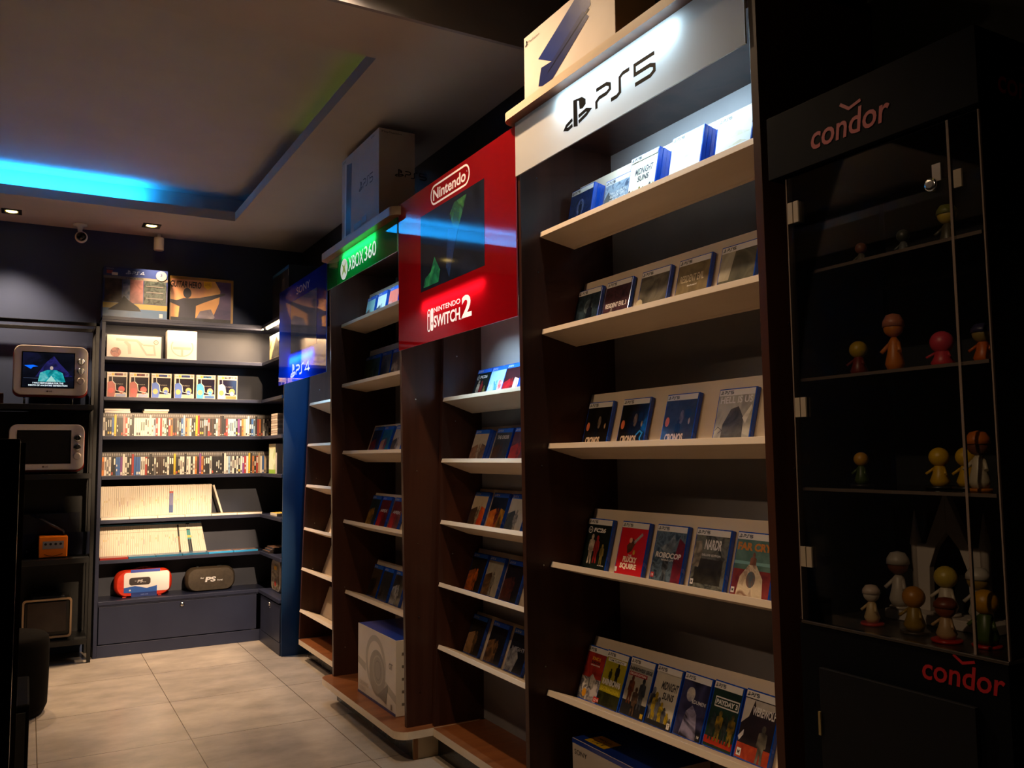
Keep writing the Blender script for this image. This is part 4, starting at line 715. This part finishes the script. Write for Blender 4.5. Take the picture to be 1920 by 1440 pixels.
lying('lower tan case lying right of the gap above the coloured spines', .738, 6.90, SH[2]+TH+.173, .172, .13, .0145, M('c8a890', .35))
for k in range(3): lying(('lowest', 'middle', 'uppermost')[k]+' dark picture case in the small pile in the shelving corner', 1.60+.012*k, 6.60-.02*k, ZD+.0152*k, .13, .19, .0145, M('2c2424', .3), 'small pile of dark cases in the corner', noisemat(('7a5440', '3c3430', 'a8785c'), 18, .3))
for k in range(9): lying('pale-edged case in the flat pile on the return shelf, '+('lowest', 'second from below', 'third from below', 'fourth from below', 'middle one', 'fourth from top', 'third from top', 'second from top', 'uppermost')[k], 1.63, 6.50-.002*(k % 3), SH[2]+TH+.0006+.0188*k, .14, .19, .0165, M('b8a898' if k % 2 else 'd8ccbc', .35), 'pile of cases on the return shelf')
a = Art(); w, h = .20, .225; a.rect(0, 0, w, h, noisemat(('c8d8a0', 'e8ecd8', '8ab040'), 10, .4)); a.rect(0, .19, w, h, M('d8d0a8', .4)); a.rect(.0, 0, w, .03, M('8ab83c', .4))
carton('picture_box', 'green and white picture carton at the edge of the return shelf', 'box', side_frame(6.72, SH[3]+TH+.0006, 1.625), w, h, .14, WHITE, None, a)
lying('yellow and white case lying flat on the return shelf', 1.62, 6.45, ZC, .14, .19, .02, WS, None, M('c8b050', .4))
# ---------------------------------------------------------------- carrying cases on the counter
def soft_case(name, label, x0, x1, y, z, h, d, mat, cat='carrying case'):
    t = thing(name, label, cat, ((x0+x1)/2, y, z)); W = x1-x0
    b = MB(); nn = 10; prof = []
    R = rrect(-W/2, 0, W/2, h, h*.40, 8)
    lay = [(0.0, .90), (.25, .985), (.5, 1.0), (.52, .975), (.54, 1.0), (.8, .985), (1.0, .90)]; rings = []
    for q, s_ in lay: rings.append([b.bm.verts.new((px*(.5+.5*s_) if 0 else px*s_, (q-.5)*d, h/2+(pz-h/2)*s_)) for px, pz in R])
    i = b.mi(mat)
    for r0, r1 in zip(rings, rings[1:]):
        for k in range(len(R)):
            f = b.bm.faces.new([r0[k], r0[(k+1) % len(R)], r1[(k+1) % len(R)], r1[k]]); f.material_index = i; f.smooth = True
    b.bm.faces.new(rings[0]).material_index = i; b.bm.faces.new(rings[-1][::-1]).material_index = i
    me = b.mesh('shell', .008); o = ob('shell', me, t); return t, W
zc = .392
t, W = soft_case('carrying_case', 'bright red zip carrying case with a blue and white paper sleeve', .575, .975, 7.00, zc, .195, .12, noisemat(('c82c14', 'd43a1c'), 30, .5))
b = MB(); pts = [(-.10+.2*k/8, .185+.022*math.sin(math.pi*k/8)) for k in range(9)]
for p, q in zip(pts, pts[1:]): b.tube((p[0], 0, p[1]), (q[0], 0, q[1]), .006, M('6a625c', .5))
b.build('handle', t)
a = Art(); a.poly(rrect(-.135, .035, .175, .178, .02, 5), M('e8e4e0', .35)); a.poly([(-.135, .035), (-.08, .03), (.09, .03), (.09, .075), (.02, .06), (-.06, .08), (-.135, .07)], M('2c5cb0', .35)); a.rect(-.085, .0, .09, .032, M('1c3478', .35)); a.rect(-.09, .176, .11, .197, M('3c4ca8', .35)); a.poly(rrect(-.10, .085, .045, .14, .018, 5), M('3a3230', .35)); a.text('PS', -.045, .103, .035, .020, WB, .03, .2); a.text('for', -.062, .112, .014, .008, WB); a.text('Portal', -.006, .102, .02, .007, WB); a.rect(-.10, .045, -.088, .056, WB); a.text('HARD CASE', -.02, .012, .05, .009, M('8a9cd8', .4))
o = ob('paper_sleeve', a.mesh('paper_sleeve'), t); o.matrix_basis = basis((0, -.062, 0), (1, 0, 0), (0, 0, 1)); b = MB(); [b.box(x-.012, x+.012, -.055, .02, -.0, .006, M('c82c14', .5)) for x in (-.13, .11)]; b.build('foot', t)
t, W = soft_case('carrying_case', 'dark olive brown zip carrying case with small white lettering', 1.065, 1.432, 6.985, zc, .178, .12, noisemat(('3a3228', '463c30'), 40, .6))
a = Art(); a.text('PS', -.045, .070, .075, .038, WB, .04, .2); a.text('for', -.078, .096, .026, .012, WB, .02); a.text('Portal', .045, .074, .038, .012, WB, .02); o = ob('lettering', a.mesh('lettering'), t); o.matrix_basis = basis((0, -.062, 0), (1, 0, 0), (0, 0, 1))
b = MB(); b.box(-.10, -.085, -.01, .01, .17, .186, BLACK); b.box(.05, .085, -.01, .01, .17, .184, BLACK); b.build('zip_pull', t)
t = thing('backpack_case', 'small picture carrying bag with an orange rim on the return counter', 'bag', (1.66, 6.62, zc))
b = MB(); R = rrect(-.14, 0, .14, .235, .06, 6); b.prism(R, lambda p, q, s_: (s_, p, q), M('9a9088', .45), 0, .12); b.build('shell', t, .01)
b = MB(); b.prism(rrect(-.135, .005, .135, .23, .058, 6), lambda p, q, s_: (s_, p, q), M('c8582c', .4), .005, .03); 
a = Art(); a.poly(rrect(-.105, .02, .105, .205, .04, 6), noisemat(('5a544c', 'a89880', '2c2826', '8a6a34'), 26, .3)); a.ell(.0, .06, .03, .02, M('b03020', .4)); a.rect(-.04, .16, .04, .19, M('d8a020', .4)); o = ob('picture_panel', a.mesh('picture_panel'), t); o.matrix_basis = basis((-.0015, 0, 0), (0, -1, 0), (0, 0, 1)); b.build('rim', t, .004).location = (-.001, 0, 0)

# ================================================================ TV RACK
rk = thing('steel_rack', 'black steel frame rack holding old televisions at the left of the shelving', 'rack', (.42, 6.74, 0))
b = MB()
BX, FY, BY, TZ, q = .42, 6.74, 7.08, 2.372, .024
def rbar(name, *a): bb = MB(); bb.box(a[0]-.42, a[1]-.42, a[2]-6.74, a[3]-6.74, a[4], a[5], BLACKM); bb.build(name, rk, .001)
for x in (BX-q, -1.0): 
    for y in (FY, BY): rbar('post', x, x+q, y, y+q, 0, TZ)
for y in (FY, BY): rbar('top_rail', -1.0, BX, y, y+q, TZ-q, TZ)
rbar('top_rail', BX-q, BX, FY+q, BY, TZ-q, TZ)
for z in (1.752, 1.268, .684, .128): rbar('shelf', -1.0+q, BX-q, FY+.002, BY+q-.002, z, z+.034)
rbar('back_panel', -1.0+q, BX-q, BY+q+.001, BY+q+.008, .16, 1.75)
def tv(label, x0, x1, zb, h, depth, rimcol, screen_fn, shelfz):
    t = thing('retro_television', label, 'television', ((x0+x1)/2, 6.80, shelfz), 'retro televisions on the steel rack'); W = x1-x0; z0 = zb-shelfz
    b = MB(); lay = [(0, 1.0), (.03, 1.02), (.20, .93), (depth, .55)]; R = rrect(-W/2, z0, W/2, z0+h, .05, 6); cz = z0+h/2; rings = []
    for yy, s_ in lay: rings.append([b.bm.verts.new((px*s_, yy+.012, cz-.012+(pz-cz)*s_)) for px, pz in R])
    i = b.mi(rimcol)
    for r0, r1 in zip(rings, rings[1:]):
        for k in range(len(R)): f = b.bm.faces.new([r0[k], r0[(k+1) % len(R)], r1[(k+1) % len(R)], r1[k]]); f.material_index = i; f.smooth = True
    b.bm.faces.new(rings[0]).material_index = i; b.bm.faces.new(rings[-1][::-1]).material_index = i
    b.build('housing', t)
    b = MB(); b.prism(R, lambda p, q_, s_: (p, s_, q_), M('c4b6aa', .35), -.014, .012); o = b.build('front_bezel', t, .005); o['label'] = 'cream front bezel'
    sx0, sx1, sz0, sz1 = -W/2+W*.105, -W/2+W*.82, z0+h*.14, z0+h*.87
    a = Art(.0006); a.rect(sx0, sz0, sx1, sz1, M('050506', .08)); screen_fn(a, sx0+.006, sz0+.006, sx1-sx0-.012, sz1-sz0-.012); o = ob('screen', a.mesh('screen'), t); o.matrix_basis = basis((0, -.0150, 0), (1, 0, 0), (0, 0, 1))
    for k in (0, 1, 2):
        b = MB(); zz = z0+h*(.70-.20*k); b.lathe([(.026, .0), (.026, -.006), (.021, -.014), (.018, -.016)], CHROME if k < 2 else M('b0a298', .5), (-W/2+W*.905, -.014, zz), axis='y', n=20)
        if k < 2: b.box(-W/2+W*.905-.003, -W/2+W*.905+.003, -.034, -.03, zz-.018, zz+.018, M('3a3634', .3))
        b.build('knob' if k < 2 else 'speaker_grille', t)
    a = Art(); a.ell(-.02, z0+h*.075, .006, .006, M('4a3c38', .4)); a.text('LG', -.010, z0+h*.060, .020, .011, M('4a3c38', .4), .03); o = ob('lettering', a.mesh('lettering'), t); o.matrix_basis = basis((0, -.0148, 0), (1, 0, 0), (0, 0, 1))
    b = MB()
    for x in (-W/2+.07, W/2-.09):
        b.tube((x, .05, 0), (x, .04, z0+.02), .007, CHROME); b.tube((x, .26, 0), (x, .22, z0+.06), .007, CHROME)
    b.build('foot', t); return t
def scr_on(a, x, z, w, h):
    E = lambda c, e=1.0: M(c, .3, emit=e)
    a.rect(x, z, x+w, z+h, noisemat(('06070c', '0c0e18', '141634'), 6, .2, emit=.9)); a.poly([(x+.25*w, z+.3*h), (x+.45*w, z+.72*h), (x+.6*w, z+.92*h), (x+.72*w, z+.7*h), (x+.98*w, z+.32*h)], noisemat(('10102c', '26246a', '17183c'), 16, .2, emit=.8))
    a.poly([(x+.03*w, z+.62*h), (x+.20*w, z+.64*h), (x+.30*w, z+.60*h), (x+.20*w, z+.58*h), (x+.16*w, z+.52*h)], E('0a5ae0', 1.4)); a.rect(x+.02*w, z+.25*h, x+.4*w, z+.257*h, E('5a6a8c', .6))
    a.poly([(x+.30*w, z+.16*h), (x+.34*w, z+.42*h), (x+.48*w, z+.5*h), (x+.66*w, z+.5*h), (x+.78*w, z+.42*h), (x+.84*w, z+.16*h)], noisemat(('0a6a78', '1aa0a8', '7ac0c4'), 22, .2, emit=.9)); a.poly([(x+.46*w, z+.16*h), (x+.56*w, z+.34*h), (x+.66*w, z+.16*h)], E('9ad4d0', .9)); a.ell(x+.56*w, z+.56*h, .032*w, .055*h, E('b8a8a0', .8)); 
    T = E('dff0f8', 1.2); a.text('I WAS RESPONSIBLE FOR THE', x+.20*w, z+.095*h, .60*w, .045*h, T, .02); a.text('DEATH OF AN ENTIRE GENERATION', x+.12*w, z+.028*h, .76*w, .045*h, T, .02)
def scr_off(a, x, z, w, h): a.rect(x, z, x+w, z+h, M('1e1c1a', .15))
RED = M('7a1810', .3); tv('red-backed retro television switched on with blue and teal picture', -.105, .353, 1.852, .345, .33, RED, scr_on, 1.7865)
tv('red-backed retro television switched off on the middle rack shelf', -.118, .345, 1.330, .318, .33, RED, scr_off, 1.3025)
t = thing('portable_television', 'small old television with a pale square rim on the lowest rack shelf', 'television', (.148, 6.80, .1625)); b = MB(); b.box(-.145, .15, .02, .26, .02, .275, M('1c1a18', .4)); b.box(-.10, .11, .04, .24, .275, .30, M('1c1a18', .4)); b.build('housing', t, .012)
b = MB(); R = rrect(-.15, .018, .152, .285, .022, 5); r2 = rrect(-.138, .030, .140, .273, .016, 5); n = len(R); v = [[b.bm.verts.new((p[0], yy, p[1])) for p in rr] for rr, yy in ((R, .02), (R, -.004), (r2, -.004), (r2, .02))]
for ra_, rb_ in ((0, 1), (1, 2), (2, 3)):
    for k in range(n): b.bm.faces.new([v[ra_][k], v[ra_][(k+1) % n], v[rb_][(k+1) % n], v[rb_][k]])
b.mats.append(M('a88a68', .4)); b.build('front_rim', t)['label'] = 'pale tan rim'
b = MB(); b.box(-.12, .118, .006, .018, .055, .262, noisemat(('4a4038', '3a322c'), 3, .12)); b.build('screen', t, .004)
# cube console
t = thing('cube_console', 'small bright orange cube game console with four round ports', 'game console', (.172, 6.84, .7185)); b = MB(); b.box(-.088, .09, 0, .16, .006, .150, M('ee7a10', .35)); b.build('body', t, .006)
a = Art(); a.rect(-.064, .065, .066, .118, M('8c8484', .35)); [a.ell(-.046+.031*k, .098, .0085, .0085, M('0c0c0e', .3)) for k in range(4)]; a.stroke([(-.055, .03), (-.03, .02), (.0, .016), (.03, .02), (.06, .03)], .004, M('5c2c08', .4)); o = ob('port_panel', a.mesh('port_panel'), t); o.matrix_basis = basis((0, -.0008, 0), (1, 0, 0), (0, 0, 1)); b = MB(); b.box(-.08, .08, .005, .15, 0, .006, BLACK); b.build('foot', t)
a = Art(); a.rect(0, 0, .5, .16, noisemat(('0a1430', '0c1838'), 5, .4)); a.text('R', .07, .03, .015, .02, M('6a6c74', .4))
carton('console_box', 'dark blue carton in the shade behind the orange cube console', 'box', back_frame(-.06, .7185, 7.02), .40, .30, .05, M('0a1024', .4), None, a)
b = MB(); b.tube((.03, 6.99, 1.02), (.235, 6.93, .898), .009, M('3a3a3e', .3)); b.tube((.235, 6.93, .898), (.24, 6.93, .8715), .009, M('3a3a3e', .3)); o = b.build('wand_controller'); tag(o, 'thin grey wand leaning above the orange cube console', 'controller')
a = Art(); a.rect(0, 0, .16, .07, noisemat(('2c1612', '3c1e18'), 6, .4)); carton('small_red_box', 'dark red box at the left edge beside the switched on television', 'box', back_frame(-.32, 1.7865, 6.82), .16, .075, .12, M('3c1a14', .4), M('8a8078', .4), a)

# ================================================================ FOREGROUND LEFT
t = thing('padded_stool', 'round dark upholstered stool standing on the tiles near the rack', 'stool', (-.115, 5.60, 0)); FAB = M('0e0b08', .9, spec=.05)
b = MB(); b.lathe([(.20, 0.0), (.235, .012), (.252, .05), (.256, .2), (.256, .38), (.25, .415), (.236, .432), (.2, .44), (.05, .443)], FAB, n=48); b.build('cushion', t)
t = thing('speaker_box', 'low black box standing on the floor in front of the stool', 'box', (-.25, 3.2, 0)); b = MB(); b.box(-.20, .278, -.15, .25, .0, .663, M('0a0907', .7, spec=.02)); b.build('body', t, .006); b = MB(); b.box(-.19, .268, -.154, -.1505, .02, .64, M('0d0c0a', .7)); b.build('front_grille', t)
t = thing('black_kiosk', 'tall glossy black kiosk panel cutting the left edge of the view', 'kiosk', (-.4, 1.7, 0)); b = MB(); b.box(-.5, .388, 0, .5, 0, 1.437, M('08080a', .12)); b.build('body', t, .002); b = MB(); b.box(.3885, .3965, .004, .012, .0, 1.43, M('3a3028', .2, .5)); b.build('edge_trim', t); b = MB(); b.box(-.45, .33, -.012, -.0005, .5, 1.35, M('050507', .06)); b.build('screen', t)

# ================================================================ GLASS SHOWCASE, nearest right
GX0, GX1, GY0, GY1 = 1.55, 1.90, .942, 1.412
sc_ = thing('glass_showcase', 'dark glass display case with red lettering at the right edge', 'display case', (GX0, GY0, 0)); GL_ = glassmat(); EDG = M('5a4a40', .25, emit=0.0); NV = M('06070b', .6, spec=.05); ACR = M('6a5c54', .2)
def S(name, m, *boxes, bevel=.001, parent=sc_):
    b = MB()
    for q in boxes: b.box(q[0]-GX0, q[1]-GX0, q[2]-GY0, q[3]-GY0, q[4], q[5], m)
    return b.build(name, parent, bevel)
S('base_cabinet', NV, (GX0, GX1, GY0, GY1+.01, 0, 1.012)); dr = S('door', M('0b0b0e', .5, spec=.15), (GX0-.012, GX0-.001, GY0+.06, GY1-.05, .06, .925)); dr['label'] = 'plain dark lower door'
b = MB(); b.box(-.016, -.011, GY1-.052-GY0, GY1-.046-GY0, .78, .83, M('a08c60', .3, .6)); b.build('hinge', dr)
S('header_box', NV, (GX0-.012, GX1+.01, GY0-.012, GY1+.045, 2.052, 2.205))
S('glass_pane', GL_, (GX0, GX0+.004, GY0+.064, GY1, 1.02, 2.045), bevel=0)['label'] = 'glass door'
S('glass_pane', GL_, (GX0, GX0+.004, GY0, GY0+.058, 1.02, 2.045), bevel=0); S('glass_pane', GL_, (GX0+.006, GX1, GY0, GY0+.004, 1.02, 2.045), bevel=0); S('glass_pane', GL_, (GX0+.006, GX1, GY1-.004, GY1, 1.02, 2.045), bevel=0)
for q in ((GX0-.001, GX0+.005, GY1, GY1+.003), (GX0-.001, GX0+.005, GY0+.0585, GY0+.0635), (GX0, GX0+.005, GY0-.0035, GY0-.0005)): S('glass_edge', ACR, (q[0], q[1], q[2], q[3], 1.02, 2.045), bevel=0)
S('floor_trim', M('2c2622', .3), (GX0-.003, GX1, GY0-.003, GY1+.003, 1.013, 1.019)); S('back_panel', M('0e0f13', .5), (GX1-.01, GX1, GY0+.006, GY1-.006, 1.02, 2.05))
for z in (1.808, 1.562, 1.312):
    g_ = S('glass_shelf', GL_, (GX0+.008, GX1-.012, GY0+.008, GY1-.008, z, z+.007), bevel=0); b = MB(); b.box(.0065, .0078, .008, GY1-GY0-.008, z, z+.007, ACR); b.box(GX1-GX0-.0118, GX1-GX0-.0105, .008, GY1-GY0-.008, z, z+.007, ACR); b.build('polished_edge', g_)
for z0, z1 in ((1.935, 1.985), (1.480, 1.525), (1.140, 1.185)):
    b = MB(); b.box(-.004, 0.0, GY1-GY0-.034, GY1-GY0-.020, z0, z1, M('8c8070', .4)); b.box(-.004, 0.0, GY1-GY0-.017, GY1-GY0-.003, z0, z1, M('8c8070', .4)); b.build('hinge', sc_)
b = MB(); b.lathe([(.0135, .0), (.0135, -.008), (.010, -.010), (.006, -.010)], CHROME, (0, .098, 1.925), axis='x', n=24); b.box(-.003, -.0005, .078, .096, 1.93, 1.965, M('8c8480', .3, .6)); b.build('lock', sc_); b = MB(); b.box(-.006, -.001, .034, .050, 1.905, 1.940, M('8c8070', .3, .5)); b.build('latch_plate', sc_)
RC = M('8a0c14', .4); a = Art(); condor_word(a, 0, 0, .205, .070, RC); o = ob('lettering', a.mesh('lettering'), sc_); o.matrix_basis = Matrix.Translation((-GX0, -GY0, 0)) @ side_frame(1.327, 2.085, GX0-.0128); o['label'] = 'red lettering on the header'
a = Art(); condor_word(a, 0, 0, .165, .054, RC); o = ob('lettering', a.mesh('lettering'), sc_); o.matrix_basis = Matrix.Translation((-GX0, -GY0, 0)) @ side_frame(1.117, .953, GX0-.0008); o['label'] = 'red lettering on the base'
a = Art(); condor_word(a, 0, 0, .205, .062, RC); o = ob('lettering', a.mesh('lettering'), sc_); o.matrix_basis = Matrix.Translation((-GX0, -GY0, 0)) @ basis((1.60, GY0-.0128, 2.085), (1, 0, 0), (0, 0, 1)); o['label'] = 'red lettering on the near side of the header'
# plain little figures on the glass shelves
def toy(x, y, z, h, head, body, base, label, hat=None, w=1.0):
    t = thing('toy_figure', label, 'toy figure', (x, y, z), 'small toy figures in the glass showcase')
    b = MB(); b.lathe([(.024*w, 0), (.025*w, .004), (.023*w, .006)], M(base, .35), n=28); b.build('stand', t)
    b = MB(); r = h*.17*w; b.lathe([(r*.85, .006), (r*1.15, .006+h*.12), (r*.8, h*.38), (r*.62, h*.55), (r*.3, h*.62)], M(body, .4), n=20)
    for s_ in (-1, 1): b.tube((0, s_*r*.6, h*.52), (-r*.8, s_*r*1.3, h*.36), h*.035, M(body, .4))
    b.build('body', t)
    b = MB(); hr = h*.2*w; b.lathe([(hr*math.sin(math.pi*k/10) if 0 < k < 10 else .0006, h*.78-hr*math.cos(math.pi*k/10)) for k in range(11)], M(head, .4), n=20); b.build('head', t)
    if hat: b = MB(); b.lathe([(hr*1.12, h*.80), (hr*1.05, h*.90), (hr*.7, h*1.0), (.001, h*1.03)], M(hat, .4), n=20); b.build('hat', t)
def at(u, v, z):     # point of the glass shelf (height z) that a photo pixel looks at
    r = R3 @ _dir(u, v); k = (z-1.40)/r.z; return (r.x*k, r.y*k)
for y, z, x, h, hd, bd, bs, lb, ht, w in (
    (1.300, 1.8155, 1.66, .065, '7a4a30', '5c5448', '1c1c1c', 'small brown figure, leftmost on the top glass shelf', None, 1), (1.19, 1.8155, 1.66, .07, '3a3c34', '5a5c5c', '1c1c1c', 'small grey figure in the middle of the top glass shelf', None, 1), (1.085, 1.8155, 1.66, .095, 'b89c34', '4a4434', '1c1c1c', 'small figure with yellow hair on the top glass shelf', '6a6c24', 1),
    (1.335, 1.5695, 1.68, .085, 'b08c14', '6a1c14', '3a1a14', 'yellow headed figure with a dark red body, left on the second glass shelf', None, 1.2), (1.225, 1.5695, 1.66, .13, 'c07018', 'c06a14', 'a88478', 'tall orange figure with a pale base on the second glass shelf', 'b06a50', .8), (1.125, 1.5695, 1.68, .075, 'c03848', 'b8303c', 'c8900c', 'round pink figure on a yellow base on the second glass shelf', None, 1.6), (1.035, 1.5695, 1.68, .085, '8c7440', 'b8540c', '2c1a10', 'orange figure at the near end of the second glass shelf', '2c2848', 1.2),
    (1.325, 1.3195, 1.66, .08, 'c08a28', '3c4c1c', '1c1a18', 'green and yellow figure, left on the third glass shelf', None, 1), (1.145, 1.3195, 1.68, .085, 'c89c10', 'c09410', '1c1a18', 'left one of two bright yellow figures on the third glass shelf', None, 1.2), (1.085, 1.3195, 1.68, .085, 'c89c10', 'c09410', '1c1a18', 'right one of two bright yellow figures on the third glass shelf', None, 1.2), (1.02, 1.3195, 1.62, .115, '6a3c28', 'b8a890', 'a8600c', 'figure in white with an orange base on the third glass shelf', 'b86018', .9),
    (1.29, 1.0195, 1.63, .085, 'c8b8a8', 'c8a878', 'a81c14', 'white headed figure on a red disc on the case floor', 'c8b0a0', 1.0), (1.185, 1.0195, 1.63, .095, 'a86c14', '8a6a14', '2c2010', 'yellow and brown figure in the middle of the case floor', None, 1.2), (1.10, 1.0195, 1.61, .085, '7a3c1c', 'a8845c', 'b02014', 'brown round headed figure on a red disc on the case floor', '6a3014', 1.2),
    (1.03, 1.0195, 1.63, .11, 'b07c10', '3c4c14', 'a81c14', 'yellow figure on a red disc at the near corner of the case floor', None, 1.1)):
    toy(x, y, z, h, hd, bd, bs, lb, ht, w)
# white gothic arch on a plinth with a group in white
t = thing('arch_model', 'white model gothic arch with two spires on the showcase floor', 'model', (1.78, 1.22, 1.0195)); WHT = M('b8aaa0', .4)
b = MB(); b.box(-.055, .035, -.145, .11, 0, .022, WHT); b.build('plinth', t, .002)
b = MB(); out = [(-.075, .022), (-.075, .17), (-.052, .17), (0, .292), (.052, .17), (.075, .17), (.075, .022), (.048, .022), (.045, .12), (.028, .165), (0, .20), (-.028, .165), (-.045, .12), (-.048, .022)]
half = [(-.075, .022), (-.048, .022), (-.045, .12), (-.028, .165), (0, .20), (0, .292), (-.052, .17), (-.075, .17)]
for s_ in (1, -1): b.prism([(s_*p, q_) for p, q_ in half], lambda p, q_, s2: (s2, -p-.02, q_), WHT, -.008, .010)
b.build('arch', t, .0015)
for s_ in (-1, 1): b = MB(); b.lathe([(.010, .022), (.010, .165), (.013, .168), (.011, .18), (.0008, .245)], WHT, (0, s_*.082-.02, 0), n=8); b.build('spire', t)
toy(1.755, 1.195, 1.0421, .105, 'b89c3c', 'c0b09c', 'b0a294', 'yellow haired figure in a white gown under the gothic arch', None, 1.15); toy(1.745, 1.305, 1.0421, .125, '6a3c24', 'b0a294', 'b0a294', 'figure in a white suit left of the gothic arch', 'a89c90', .9); toy(1.745, 1.115, 1.0421, .11, '9c7c3c', 'a89c8c', 'b0a294', 'figure in white and gold right of the gothic arch', 'b8aca0', 1.0)
